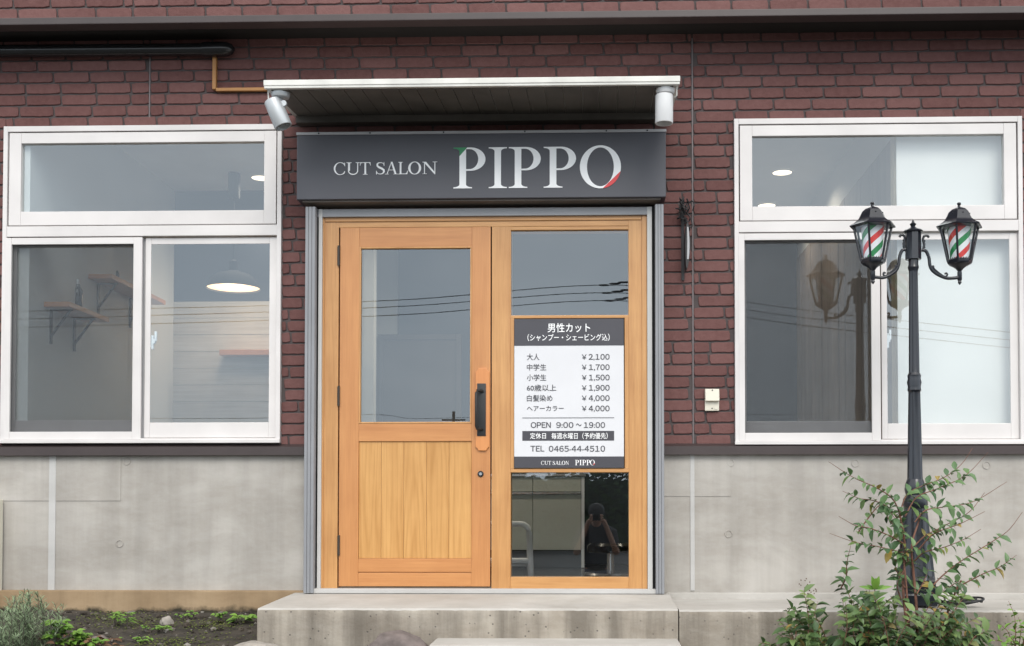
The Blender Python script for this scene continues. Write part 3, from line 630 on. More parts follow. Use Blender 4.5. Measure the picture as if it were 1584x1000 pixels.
# aluminium reveal round the timber, threshold
mb = MB(); ya = -.075
mb.box(X(491.5, ya, 620), X(497.5, ya, 620)-.002, ya, .05, Z(912, ya), Z(322, ya)); mb.box(X(1001.5, ya, 620), X(1009, ya, 620), ya, .05, Z(912, ya), Z(322, ya))
mb.split('reveal_trim', 'rail_pale', shop, bevel=.002)
MB().box(X(489.5, ya, 620), X(1009, ya, 620), ya+.002, .05, Z(334, ya), Z(322, ya)).split('reveal_trim', 'rail_grey', shop, bevel=.002)
MB().box(X(480, -.06, 900), X(1016, -.06, 900), -.115, .1, Z(918.5, -.11), Z(911.5, -.11)).build('threshold', 'concrete_strip', shop, bevel=.003)
mb = MB()
mb.box(X(481, 0), X(490, 0), -.03, .05, Z(912, 0), Z(322, 0)); mb.box(X(1008, 0), X(1017, 0), -.03, .05, Z(912, 0), Z(322, 0))
mb.split('rebate', 'gap_shade', shop)  # near-black colour paints in the shade of the gap beside each reveal

# ---- shutter box sign and its two guide rails
yr = -.13
for a, b_, c, d in ((475.5, 488, 465.5, 484.5), (1013, 1026, 1015, 1028.5)):
    xa, xb_ = (X(a, yr, 330)+X(c, yr, 910))/2, (X(b_, yr, 330)+X(d, yr, 910))/2
    zt, zb = Z(318, yr), Z(918.5, yr)
    mb = MB(); w3 = (xb_-xa)/3
    mb.box(xa, xb_, yr+.006, yr+.05, zb, zt)
    for k in range(3): mb.box(xa+w3*k+.002, xa+w3*(k+1)-.002, yr, yr+.007, zb, zt)
    mb.build('guide_rail', 'rail_grey', shop, bevel=.0015)
yg = -.17
GX_0, GX_1 = (X(457, yg, 206)+X(461, yg, 308))/2, X(1030, yg, 250); GZ0, GZ1 = (Z(309.5, yg, 480)+Z(304.5, yg, 1000))/2, (Z(206.5, yg, 480)+Z(201, yg, 1000))/2
sign = thing('shop_sign', 'long dark grey fascia sign with white serif lettering above the door', 'sign', ((GX_0+GX_1)/2, yg, GZ0))
MB().box(GX_0, GX_1, yg, -.01, GZ0, GZ1-.012).build('sign_box', 'sign_grey', sign, bevel=.004)
mb = MB().box(GX_0-.003, GX_1+.003, yg-.004, -.012, GZ1-.0125, GZ1+.004); mb.build('top_trim', 'aluminium_grey', sign, bevel=.002)
mb = MB()
for f in (.06, .20, .40, .62, .84, .95): mb.lathe([(.005, 0), (.005, .002)], (GX_0+(GX_1-GX_0)*f, yg-.0035, GZ1-.004), 10, M=mr)
mb.split('screw', 'iron_black', sign)
MB().box(GX_0+.03, GX_1-.03, yg+.02, -.012, GZ0-.010, GZ0-.0005).build('shutter_slot', 'sign_under', sign)
yl = yg-.0005
lz0, lz1 = Z(270.2, yl, 600), Z(251.3, yl, 600)
mb = MB()
for ch, a, b_ in (('C', 516.5, 534), ('U', 536, 556.5), ('T', 556.8, 573.5), ('S', 582, 595.5), ('A', 595.5, 616), ('L', 616, 631), ('O', 631.5, 651.5), ('N', 653.5, 676.5)):
    letter(mb, ch, X(a, yl, 260), X(b_, yl, 260), lz0, lz1, yl)
mb.build('lettering', 'white_letter', sign)
pz0, pz1 = Z(291, yl, 830), Z(227.8, yl, 830)
hcap = pz1-pz0
for ch, a, b_ in (('P', 701.5, 751), ('I', 756, 784), ('P', 787, 836.5), ('P', 841, 891), ('O', 897, 960.5)):
    mb = MB(); xa, xb_ = X(a, yl, 260), X(b_, yl, 260)
    letter(mb, ch, xa, xb_, pz0, pz1, yl)
    mt = 'white_letter'
    if a == 701.5:
        ox, oz = xa-ORG[sign].x, pz0-ORG[sign].z
        # line through (x .43 of letter, top) and (x .17, .79)
        w_ = xb_-xa; p, q = (ox+.43*w_, oz+hcap), (ox+.19*w_, oz+.79*hcap); sl_ = (p[1]-q[1])/(p[0]-q[0])
        lettermat('letter_green', (.03, .26, .10), sl_, p[1]-sl_*p[0], 1); mt = 'letter_green'
    if ch == 'O':
        ox, oz = xa-ORG[sign].x, pz0-ORG[sign].z; w_ = xb_-xa; p, q = (ox+.56*w_, oz-.02*hcap), (ox+1.0*w_, oz+.40*hcap); sl_ = (p[1]-q[1])/(p[0]-q[0])
        lettermat('letter_red', (.72, .055, .06), sl_, p[1]-sl_*p[0], -1); mt = 'letter_red'
    mb.build('logo_letter', mt, sign)

# ---- awning
ya0 = -.67
ax0, ax1 = X(409, ya0, 130), X(1051, ya0, 124); az1 = (Z(125, ya0, 430)+Z(118, ya0, 1040))/2; az0 = az1-.042
bz = Z(181, -.03, 730)-.02
aw = thing('awning', 'thin white flat canopy projecting over the shop sign', 'awning', ((ax0+ax1)/2, ya0, az0))
mb = MB().prismx([(ya0, az0+.004), (ya0, az1-.004), (ya0+.012, az1), (.0, bz+.075), (.0, bz+.035), (ya0+.02, az0+.004)], ax0, ax1); mb.build('roof_panel', 'awning_white', aw)
MB().box(ax0-.004, ax1+.004, ya0-.006, ya0+.014, az0+.012, az1+.001).box(ax0-.002, ax1+.002, ya0-.002, ya0+.022, az0-.002, az0+.013).build('front_edge', 'awning_white', aw, bevel=.003)
mb = MB(); nl = 22; lw = (ax1-ax0-.06)/nl
def uz(y): return az0+(bz+.035-az0)*(y-ya0)/(0-ya0)
for i in range(nl):
    a = ax0+.03+lw*i; mb.prismx([(ya0+.024, uz(ya0+.024)-.002), (-.05, uz(-.05)-.002), (-.05, uz(-.05)-.008), (ya0+.024, uz(ya0+.024)-.008)], a+.0018, a+lw-.0018)
mb.build('underside_board', 'awning_under', aw)
MB().box(ax0+.02, ax1-.02, -.075, -.004, bz-.02, uz(-.05)-.009).build('wall_bracket', 'awning_under', aw, bevel=.002)
for s_ in (0, 1):
    xx = ax0+.012 if s_ == 0 else ax1-.012
    MB().tube([(xx, ya0+.03, az0-.001), (xx, ya0+.04, az0-.05), (xx+(.01 if s_ == 0 else -.01), ya0+.05, az0-.055)], .004, 6).split('edge_hook', 'awning_white', aw)
# ---- two spotlights hanging from the awning
def spot(px_base, px_ends, py_ends, y, mat, label, tilt):
    c = P(px_base, 143.5, y); c.z = az0-.003
    t = thing('spotlight', label, 'spotlight', c, 'spotlights under the awning')
    MB().lathe([(.03, -.030), (.046, -.026), (.052, -.012), (.052, 0)], c, 28).build('mounting_disc', mat, t, smooth=40)
    top = P(px_ends[0], py_ends[0], y); bot = P(px_ends[1], py_ends[1], y); bot.y -= tilt
    d = (bot-top).normalized(); L_ = (bot-top).length; M_ = d.to_track_quat('Z', 'Y').to_matrix()
    MB().lathe([(.0455, 0), (.049, .004), (.049, L_-.003), (.047, L_), (.043, L_), (.040, L_-.03), (.0, L_-.03)], top, 36, M=M_).build('lamp_head', mat, t, smooth=40)
    k = c+Vector((.0, 0, -.03)); jn = top+d*.02+Vector((0, .035, 0))
    MB().tube([k, k+Vector((.003, .0, -.02)), jn+Vector((.02 if px_base < 700 else 0, .012, .012)), jn], .009, 10).lathe([(.016, -.010), (.016, .010)], k+Vector((.022 if px_base < 700 else .012, -.01, -.032)), 18, M=mr).build('swivel_joint', mat, t, smooth=40)
    return t
spot(434, (421.8, 438.5), (156, 196.5), ya0+.07, 'spot_silver', 'silver spotlight under the left awning corner, tilted sideways', .0)
spot(1029, (1027.5, 1027.3), (147.5, 191.5), ya0+.07, 'spot_white', 'pale spotlight hanging straight down under the right awning corner', .0)

# ---- pipes on the wall
c0 = P(-60, 80, -.05); c1 = P(345, 76.5, -.05)
pp = thing('pipe_duct', 'glossy black duct running along the wall under the ledge', 'duct', (c0.x, -.05, c0.z))
MB().tube([c0, P(318, 77, -.05)], .036, 20).build('duct_run', 'black_gloss', pp, smooth=50)
mb = MB(); e0 = P(314, 77, -.05); rr = .043
mb.tube([e0, e0+Vector((.012, 0, 0)), P(345, 76.5, -.05), P(352, 76.5, -.045), P(357, 76.5, -.035), P(360, 76.5, -.02)], [rr*.95, rr, rr, rr*.93, rr*.75, rr*.4], 20).build('end_cap', 'black_gloss', pp, smooth=50)
MB().box(X(331, -.03, 110)-.011, X(331, -.03, 110)+.011, -.03, 0, Z(138, -.03, 331), Z(88, -.03, 331)).box(X(331, -.03, 110)+.011, X(452, -.03, 138), -.0285, 0, Z(140.5, -.03, 370), Z(135.5, -.03, 370)).build('cable_cover', 'ochre', None, bevel=.003)
tag(bpy.data.objects['cable_cover'], 'ochre cable cover bending from the black duct to the awning', 'cable cover')

# ---- iron wall ornament, outlet
c = P(1057, 433, -.03)
orn = thing('wall_ornament', 'black iron hanging plaque seen edge on beside the sign', 'wall ornament', (c.x, -.03, c.z))
a = P(1056.5, 338, -.03)
MB().box(c.x-.010, c.x+.008, -.012, -.003, c.z, a.z+.1).build('back_bar', 'iron_black', orn, bevel=.001)
pl = []; xa = P(1062, 350, -.06)
for k in range(25):
    tt = k/24; zz = P(1062, 350+70*tt, -.06).z; ww = .016*sin(pi*min(1, tt*.97+.03))**.6
    pl.append((xa.x+.006*sin(tt*3)-.004*tt, zz, ww))
mb = MB()
for (x0_, z0_, w0), (x1_, z1_, w1) in zip(pl, pl[1:]):
    mb.prism([(x0_-w0, z0_), (x0_+w0*.7, z0_), (x1_+w1*.7, z1_), (x1_-w1, z1_)], -.13, -.03)
mb.build('plaque', 'iron_black', orn)
mb = MB()
for (x0_, z0_, w0), (x1_, z1_, w1) in list(zip(pl, pl[1:]))[2:19]:
    mb.prism([(x0_-w0*.35, z0_), (x0_+w0*.45, z0_), (x1_+w1*.45, z1_), (x1_-w1*.35, z1_)], -.133, -.1305)
mb.build('plaque_face', 'aluminium_grey', orn)
mb = MB(); rg = random.Random(4)
for k in range(16):
    q = P(1060+rg.uniform(-4, 4), 305+k*2.6, -.06); pts = [q]
    for j in range(5): pts.append(pts[-1]+Vector((rg.uniform(-.016, .016), rg.uniform(-.02, .02), rg.uniform(-.03, .02))))
    mb.tube(pts, .0045, 6)
q = P(1063, 330, -.06); mb.tube([q, q+Vector((.02, 0, -.03)), q+Vector((.032, 0, -.075)), q+Vector((.02, 0, -.088)), q+Vector((0, 0, -.08))], .0035, 6)
mb.build('chain', 'iron_black', orn)
c = P(1101, 636, 0)
ol = thing('outdoor_outlet', 'small cream outdoor socket box on the brick beside the right window', 'socket', (c.x, 0, c.z))
xa, xb_ = X(1090.5, -.02, 618), X(1112.5, -.02, 618); zt, zm, zb = Z(601.5, -.03, 1101), Z(620, -.03, 1101), Z(635.5, -.03, 1101)
MB().box(xa, xb_, -.018, 0, zb, zt).build('back_box', 'outlet', ol, bevel=.004)
MB().prismx([(-.018, zt-.002), (-.034, zt-.004), (-.042, zm-.002), (-.036, zm-.004), (-.018, zm)], xa+.001, xb_-.001).build('cover', 'outlet', ol, bevel=.002)
MB().lathe([(.008, 0), (.008, .003), (.006, .003)], (xb_-.020, -.0185, zb+.016), 16, M=mr).build('knob', 'outlet', ol)
MB().lathe([(.004, 0), (.004, .001)], ((xa+xb_)/2, -.0375, zt-.010), 12, M=mr).lathe([(.004, 0), (.004, .001)], ((xa+xb_)/2, -.0185, zb+.014), 12, M=mr).split('screw', 'iron_black', ol)
# meter cabinet at the left edge
c = P(-40, 912, -.08); mbx = thing('meter_cabinet', 'cream equipment cabinet cut off by the left edge', 'cabinet', (c.x, -.1, c.z))
xe = X(4.5, -.02, 850)
MB().box(xe-.5, xe, -.16, -.02, Z(940, -.16, 0), Z(772, -.16, 0)).build('body', 'outlet', mbx, bevel=.006)
mb = MB()
for k in range(6): mb.box(xe-.3, xe-.003, -.164, -.159, Z(838+k*3, -.16, 0), Z(836.6+k*3, -.16, 0))
mb.build('louvre', 'iron_black', mbx)

# ---- price board
yb = ys-.012
bx0, bx1, bz0, bz1 = X(795.5, yb, 610), X(965, yb, 610), Z(724, yb, 880), Z(493.5, yb, 880)
pb = thing('price_board', 'white and charcoal Japanese price board fixed in the glazed side panel', 'sign', ((bx0+bx1)/2, yb, bz0))
MB().box(bx0, bx1, yb, ys+.03, bz0, bz1).build('panel', 'board_white', pb, bevel=.001)
zh, zf = Z(535, yb, 880), Z(706.5, yb, 880)
MB().box(bx0, bx1, yb-.0012, yb-.0002, zh, bz1).build('header_band', 'board_dark', pb); MB().box(bx0, bx1, yb-.0012, yb-.0002, bz0, zf).build('footer_band', 'board_dark', pb)
yt = yb-.0022
text_part('男性カット', (847, 500, 913, 514.5), yt, 'white_letter', pb, .007); text_part('（シャンプー・シェービング込）', (816, 516.5, 943, 528), yt, 'white_letter', pb, .005)
for i, (k, w_, pr) in enumerate((('大人', 19.5, '2,100'), ('中学生', 30, '1,700'), ('小学生', 30, '1,500'), ('60歳以上', 45.5, '1,900'), ('白髪染め', 39.5, '4,000'), ('ヘアーカラー', 57, '4,000'))):
    y_ = 552.5+15.95*i; text_part(k, (815, y_-5.2+(1 if i == 5 else 0), 815+w_, y_+5-(1 if i == 5 else 0)), yt, 'ink', pb, .006, 'price_row'); text_part('￥', (900, y_-4.0, 907.5, y_+4.0), yt, 'ink', pb, .004, 'price_row'); wide_part(pr, (910.5, y_-4.4, 943, y_+4.0), yt, 'ink', pb, .014, 'price_row')
MB().box(X(808, yt, 646), X(950, yt, 646), yt, yb, Z(647, yt, 880), Z(646.2, yt, 880)).build('divider', 'ink', pb)
wide_part('OPEN', (821, 653.5, 852, 662), yt, 'ink', pb, .012); wide_part('9:00', (860.5, 653.5, 887, 662), yt, 'ink', pb, .012); text_part('～', (891, 655.5, 899.5, 659.5), yt, 'ink', pb, .004); wide_part('19:00', (902.5, 653.5, 936, 662), yt, 'ink', pb, .012)
MB().box(X(808, yb, 674), X(950, yb, 674), yb-.0012, yb-.0002, Z(682, yb, 880), Z(667, yb, 880)).build('closing_day_band', 'board_dark', pb)
text_part('定休日', (820, 669.8, 844.5, 679.3), yt, 'white_letter', pb, .005); text_part('毎週水曜日（予約優先）', (853, 669.6, 940, 679.6), yt, 'white_letter', pb, .005)
wide_part('TEL', (820.5, 690, 842, 698.6), yt, 'ink', pb, .012); wide_part('0465-44-4510', (849, 690, 936, 698.8), yt, 'ink', pb, .012)
mb = MB()
for ch, a, b_ in (('C', 837, 841.8), ('U', 842.4, 847.6), ('T', 848, 852.5), ('S', 855, 858.5), ('A', 859, 864.4), ('L', 864.8, 868.6), ('O', 869, 874.4), ('N', 875, 880)):
    letter(mb, ch, X(a, yt, 716), X(b_, yt, 716), Z(719.4, yt, 880), Z(713.4, yt, 880), yt, .0008)
for ch, a, b_ in (('P', 889.5, 895.5), ('I', 896.2, 900), ('P', 900.5, 906.5), ('P', 907, 913), ('O', 912.8, 920)): letter(mb, ch, X(a, yt, 716), X(b_, yt, 716), Z(720, yt, 880), Z(711.8, yt, 880), yt, .0008)
mb.build('lettering', 'white_letter', pb)
simple('red_print', (.7, .05, .05)); q0 = P(918.5, 719, yt)
MB().prism([(q0.x-.006, q0.z-.003), (q0.x+.004, q0.z+.001), (q0.x+.006, q0.z+.010)], yt-.002, yt-.0012).build('logo_accent', 'red_print', pb)

# ------------------------------------------------------------------ interior
IY0, IYB, CE, PX, IYL = .15, 3.7, 3.1, 1.84, 2.5
lw_ = -3.44
ins = thing('shop_interior', 'pale salon room seen through the windows and door glass', 'room', (0, IY0, 0))
MB().box(lw_, 3.9, IY0, IYB, -.12, -.005).build('interior_floor', 'floor_dark', ins)
MB().box(lw_, 3.9, IY0, IYB, CE, CE+.1).build('interior_ceiling', 'interior_ceiling', ins)
mb = MB(); sheet(mb, XL, XR, -.1, CE, [(h[0]-.0, h[1], h[2], h[3]) for h in holes], IY0, flip=True); mb.build('front_wall_lining', 'interior_white', ins)
MB().box(lw_-.1, lw_, IY0-.12, IYB, -.1, CE).build('side_wall', 'interior_white', ins); MB().box(3.9, 4.0, IY0-.12, IYB, -.1, CE).build('side_wall', 'interior_white', ins)
MB().box(lw_, 3.9, IYB, IYB+.1, -.1, CE).build('back_wall', 'interior_white', ins)
xe_ = X(578, IYL, 500); xp = X(556, IYL-.02, 420); zn = Z(466, IYL-.02, 350)
MB().box(lw_, xe_, IYL, IYL+.12, 0, CE).build('return_wall', 'interior_white', ins)
MB().box(lw_, xp, IYL-.016, IYL-.001, zn, CE-.002).build('accent_wall', 'navy_wall', ins)
MB().box(xe_, PX, IYB-.02, IYB, 0, CE-.002).build('accent_wall', 'navy_wall', ins)
mb = MB(); nb = 16; ph = zn/nb
for i in range(nb): mb.box(lw_, xp, IYL-.018-.0015*(i % 3), IYL-.001, ph*i, ph*(i+1)-.003)
mb.build('plank_cladding', 'plank_white', ins)
dx0, dx1, dz1 = X(585, IYB-.03, 600), X(714, IYB-.03, 600), Z(518, IYB-.03, 640)
MB().frame(dx0, dx1, 0, dz1, (.05, .05, .05, .05), IYB-.06, IYB-.02).box(dx0+.05, dx1-.05, IYB-.045, IYB-.02, .05, dz1-.05).build('inner_door', 'interior_dark', ins, bevel=.004)
# partition: pale wooden end, timber planks below, white above
zw = 2.77
MB().box(PX-.022, PX+.06, IY0+.001, IY0+.08, 0, CE).build('partition_end', 'pale_wood', ins)
MB().box(PX, PX+.05, IY0+.08, IYB, zw, CE).build('partition_top', 'interior_white', ins)
mb = MB(); yy = IY0+.08; rg = random.Random(5)
while yy < IYB:
    w_ = rg.uniform(.1, .22); mb.box(PX-.006+rg.uniform(-.004, .004), PX+.05, yy, min(IYB, yy+w_-.004), 0, zw); yy += w_
mb.build('partition_planks', 'partition_wood', ins)
bl = MB(); bxl, bxr = X(1388, .085, 450), 3.45
npt = 18; prof = [(.085+.002*sin(k*1.7), CE-.05-(CE-.75)*k/npt) for k in range(npt+1)]
bl.prismx(prof+[(y+.002, z) for y, z in prof[::-1]], bxl, bxr)
o = bl.build('roller_blind', 'blind', None); tag(o, 'white roller blind drawn down behind the right window', 'blind')
# shelves, bottles
def shelf(px_near, y_near, len_, py_top, label):
    z = Z(py_top, y_near, px_near); t = thing('wall_shelf', label, 'shelf', (lw_, y_near, z-.03), 'wooden shelves on the left inside wall')
    MB().box(lw_+.002, lw_+.165, y_near, y_near+len_, z-.032, z).build('board', 'shelf_wood', t, bevel=.002)
    for f in (.16, .72):
        yy = y_near+len_*f
        MB().box(lw_+.001, lw_+.010, yy-.012, yy+.012, z-.25, z-.033).box(lw_+.01, lw_+.14, yy-.012, yy+.012, z-.040, z-.033).tube([(lw_+.008, yy, z-.20), (lw_+.125, yy, z-.038)], .008, 6).build('bracket', 'iron_black', t)
    return z
z2 = shelf(49, .22, .60, 467, 'lower wooden shelf on black brackets inside the left window')
z1 = shelf(120, .86, 1.0, 424, 'higher wooden shelf on black brackets inside the left window')
def bottle(px, y, zb, h, r, label, prof):
    c = Vector((X(px, y, 450), y, zb+.001)); t = thing('bottle', label, 'bottle', c, 'bottles on the wall shelves')
    MB().lathe([(r*a, h*b_) for a, b_ in prof], c, 20).build('body', 'bottle', t, smooth=40)
    MB().lathe([(r*.42, h*.86), (r*.42, h), (r*.3, h*1.0)], c, 16).build('cap', 'spot_silver' if h > .2 else 'bottle', t, smooth=40)
bottle(120, .70, z2, .235, .035, 'tall dark bottle on the lower shelf', [(.9, 0), (1, .03), (1, .3), (.9, .42), (1, .58), (.85, .72), (.4, .82), (.4, .86)])
bottle(176, 1.35, z1, .17, .036, 'squat dark bottle on the higher shelf', [(.95, 0), (1, .03), (1, .62), (.8, .72), (.4, .76), (.4, .86)])
sp0 = P(339, 541, IYL-.16); o = MB().box(sp0.x, xp-.15, IYL-.16, IYL-.022, sp0.z-.045, sp0.z).build('plank_shelf', 'shelf_wood', None, bevel=.003); tag(o, 'plain plank shelf on the whitewashed plank wall under the pendant lamp', 'shelf')
# pendant lamp (lit)
pc = P(361, 447, 2.0); pr = .205
pen = thing('pendant_lamp', 'grey dome pendant lamp glowing inside the left window', 'lamp', pc)
MB().lathe([(pr, 0), (pr*.99, .012), (pr*.86, .07), (pr*.62, .11), (pr*.36, .125), (.036, .14), (.034, .21), (.014, .225)], pc, 40, cap=False).build('shade', 'lamp_grey', pen, smooth=40)
emis('warm_glow', (1, .70, .42), .75); emis('downlight_glow', (1, .84, .62), 1.3)
MB().lathe([(.001, .012), (pr*.97, .012)], pc, 40, cap=False).build('diffuser', 'warm_glow', pen)
MB().tube([pc+Vector((0, 0, .22)), (pc.x, pc.y, CE-.16)], .004, 6).build('cord', 'cable', pen)
MB().lathe([(.04, CE-.20-pc.z), (.045, CE-.19-pc.z), (.045, CE-pc.z)], pc, 20).build('ceiling_rose', 'lamp_grey', pen, smooth=40)
li = bpy.data.lights.new('pendant_light', 'POINT'); li.energy = 3; li.color = (1, .78, .55); li.shadow_soft_size = .1; lo = bpy.data.objects.new('pendant_light', li); COL.objects.link(lo); lo.location = (0, 0, -.06); lo.parent = pen
def ceil_at(px, py):
    d = fw + rt*((px-PW/2)/F + SX*PW/F) + up*((PH/2-py)/F + SY*PW/F); return CL+d*((CE-.004-CL.z)/d.z)
for q, lab in ((ceil_at(1210, 267), 'round ceiling downlight, the larger lit disc in the right window'), (ceil_at(1186, 318), 'round ceiling downlight low in the right window top pane'), (ceil_at(404, 275.5), 'round ceiling downlight beside the pendant cord'), (Vector((-1.0, 2.2, CE-.004)), 'added unseen ceiling downlight in front of the low grey cabinet'), (Vector((-.2, 2.2, CE-.004)), 'added unseen ceiling downlight above the dark stool')):  # last two are added out of view to brighten the cabinet
    t = thing('downlight', lab, 'ceiling light', q, 'round ceiling downlights')
    MB().lathe([(.084, .003), (.084, -.004), (.074, -.004), (.074, .0)], q, 40, cap=False).build('ring', 'interior_ceiling', t)
    MB().lathe([(.001, -.001), (.075, -.001)], q, 40, cap=False).build('lens', 'downlight_glow', t)
    li = bpy.data.lights.new('downlight_beam', 'SPOT'); li.energy = 45 if -1.5 < q.x < 0 else 18; li.spot_size = radians(150); li.spot_blend = 1; li.color = (1, .86, .68); lo = bpy.data.objects.new('downlight_beam', li); COL.objects.link(lo); lo.parent = t; lo.location = (0, 0, -.02)
# cabinet and chair behind the lower side pane
cy = 3.0; cz1 = Z(733, cy, 850); cx1 = X(904, cy, 800); cz0 = Z(851, cy, 850); cx0 = X(740, cy, 800); cs = X(824, cy, 800)
cb = thing('cabinet', 'pale grey low cabinet with steel handle strips inside the doorway', 'cabinet', ((cx0+cx1)/2, cy, 0))
MB().box(cx0, cx1, cy+.02, cy+.5, .0, cz1-.02).build('carcass', 'floor_dark', cb); MB().box(cx0-.01, cx1+.01, cy-.01, cy+.51, cz1-.025, cz1).build('worktop', 'steel', cb, bevel=.003)
zd = Z(762, cy, 850)
for a, b_ in ((cx0, cs-.002), (cs+.002, cx1-.03)):
    MB().box(a, b_, cy, cy+.02, zd+.008, cz1-.03).build('drawer_front', 'cabinet', cb, bevel=.002); MB().box(a, b_, cy, cy+.02, cz0, zd-.02).build('cabinet_door', 'cabinet', cb, bevel=.002)
    MB().box(a, b_, cy-.014, cy+.01, zd-.018, zd+.004).build('handle_strip', 'steel', cb, bevel=.002)
MB().box(cx1-.026, cx1, cy-.002, cy+.02, .0, cz1-.03).build('side_panel', 'white_plastic', cb)
c = P(797, 905, 1.25); ch = thing('chair', 'low white plastic chair with open rounded backrest behind the door glass', 'chair', (c.x, 1.25, 0))
xr_, zt = X(818.5, 1.25, 830), Z(811, 1.25, 800); xl_ = xr_-.46; zb_ = Z(868, 1.25, 800)
mb = MB(); pts = [(xl_, 1.25, .0), (xl_, 1.25, zt-.06)] + [(xl_+.06-.06*cos(q*pi/8), 1.25, zt-.06+.06*sin(q*pi/8)) for q in range(1, 5)] + [(xr_-.06+.06*sin(q*pi/8), 1.25, zt-.06+.06*cos(q*pi/8)) for q in range(0, 4)] + [(xr_, 1.25, zt-.06), (xr_+.012, 1.25, 0)]
mb.tube(pts, .022, 10); mb.tube([(xl_, 1.25, zb_), (xr_, 1.25, zb_)], .022, 10); mb.build('backrest', 'white_plastic', ch, smooth=50)
MB().box(xl_, xr_, 1.27, 1.65, zb_-.04, zb_-.01).build('seat', 'white_plastic', ch, bevel=.01)
for a in (xl_+.02, xr_-.02): MB().tube([(a, 1.62, 0), (a, 1.60, zb_-.03)], .018, 8).build('leg', 'white_plastic', ch)
c = P(945, 885, 1.4); st = thing('stool', 'dark salon stool with chrome foot inside the lower door pane', 'stool', (c.x, 1.6, 0))
MB().lathe([(.20, .01), (.19, .025), (.03, .04), (.025, .17)], (c.x, 1.6, 0), 28).build('foot', 'steel', st, smooth=40); MB().lathe([(.15, .17), (.17, .18), (.17, .22), (.15, .24)], (c.x, 1.6, 0), 28).build('seat', 'bottle', st, smooth=40)

# ------------------------------------------------------------------ ground, steps
def gz(x, y):
    if y > -.2: return -.135
    z = -.135-.16*min(1, (-.2-y)/.8)
    if y < -1.6: z -= .85*min(1, (-1.6-y)/4.0)**1.0
    return z
mb = MB(); bm = mb.bm
xs = [-60, -30, -15, -8]+[-5+.14*i for i in range(0, 72)]+[8, 15, 30, 60]; ysl = [-90, -60, -35, -20, -12, -8, -5.6, -4, -3, -2.3]+[-1.9+.09*i for i in range(0, 22)]+[.05]
grid = [[bm.verts.new((x, y, gz(x, y)+(.018*mnoise.fractal(Vector((x*5, y*5, 1)), .8, 2, 4) if y > -2 else 0))) for y in ysl] for x in xs]
for i in range(len(xs)-1):
    for j in range(len(ysl)-1):
        f = bm.faces.new((grid[i][j], grid[i+1][j], grid[i+1][j+1], grid[i][j+1])); f.material_index = 0 if ysl[j] > -2.2 else 1
g = mb.build('ground', ['soil', 'ground_asphalt'], None, smooth=80); g['kind'] = 'structure'
# main step with worn front edge
s0, s1 = X(398, -.84, 945), X(1049, -.84, 948); sb0, sb1 = s0+.0, s1; zf, zbk = Z(941.5, -.84, 700), Z(918.5, -.11, 700)
def slab(x0, x1, y0, y1, zf, zbk, zbot, seed):
    mb = MB(); rg = random.Random(seed); n = int((x1-x0)/.02); ny = 4
    prof = [(y1, zbot), (y0, zbot), (y0, zf-.055), (y0+.001, zf-.028), (y0+.006, zf-.010), (y0+.017, zf), (y0+(y1-y0)*.5, (zf+zbk)/2), (y1, zbk)]
    rings = []
    for i in range(n+1):
        x = x0+(x1-x0)*i/n; e = .004*mnoise.noise(Vector((x*16, seed, 0)))+.004*mnoise.noise(Vector((x*47, seed, 3)))
        rings.append([mb.bm.verts.new((x, p[0]+(e if 2 < k < 6 else 0), p[1]-(abs(e) if 3 < k < 6 else 0))) for k, p in enumerate(prof)])
    for a, b_ in zip(rings, rings[1:]):
        for k in range(len(prof)): mb.bm.faces.new((a[k], a[(k+1) % len(prof)], b_[(k+1) % len(prof)], b_[k]))
    mb.bm.faces.new(rings[0]); mb.bm.faces.new(rings[-1][::-1])
    for f in mb.bm.faces:
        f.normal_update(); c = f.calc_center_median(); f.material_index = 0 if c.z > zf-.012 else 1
    return mb
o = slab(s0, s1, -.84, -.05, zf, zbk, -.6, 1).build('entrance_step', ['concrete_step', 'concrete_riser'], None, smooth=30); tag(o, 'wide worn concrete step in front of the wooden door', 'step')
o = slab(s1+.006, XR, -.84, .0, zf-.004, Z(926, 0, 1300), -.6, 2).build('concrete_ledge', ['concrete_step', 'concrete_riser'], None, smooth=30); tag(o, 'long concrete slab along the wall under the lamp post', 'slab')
MB().box(X(1031, -.05, 920), XR, -.05, .01, Z(927, 0, 1300)-.03, Z(917.5, -.05, 1300)).build('base_kerb', 'concrete_step', shop, bevel=.006)
lo_z = Z(999, -1.15, 850)
o = slab(X(664, -1.15, 995), X(1054, -1.15, 995), -1.15, -.83, lo_z, lo_z+.004, -.7, 3).build('lower_step', ['concrete_step', 'concrete_riser'], None, smooth=30); tag(o, 'small lower concrete step at the bottom edge of the photo', 'step')

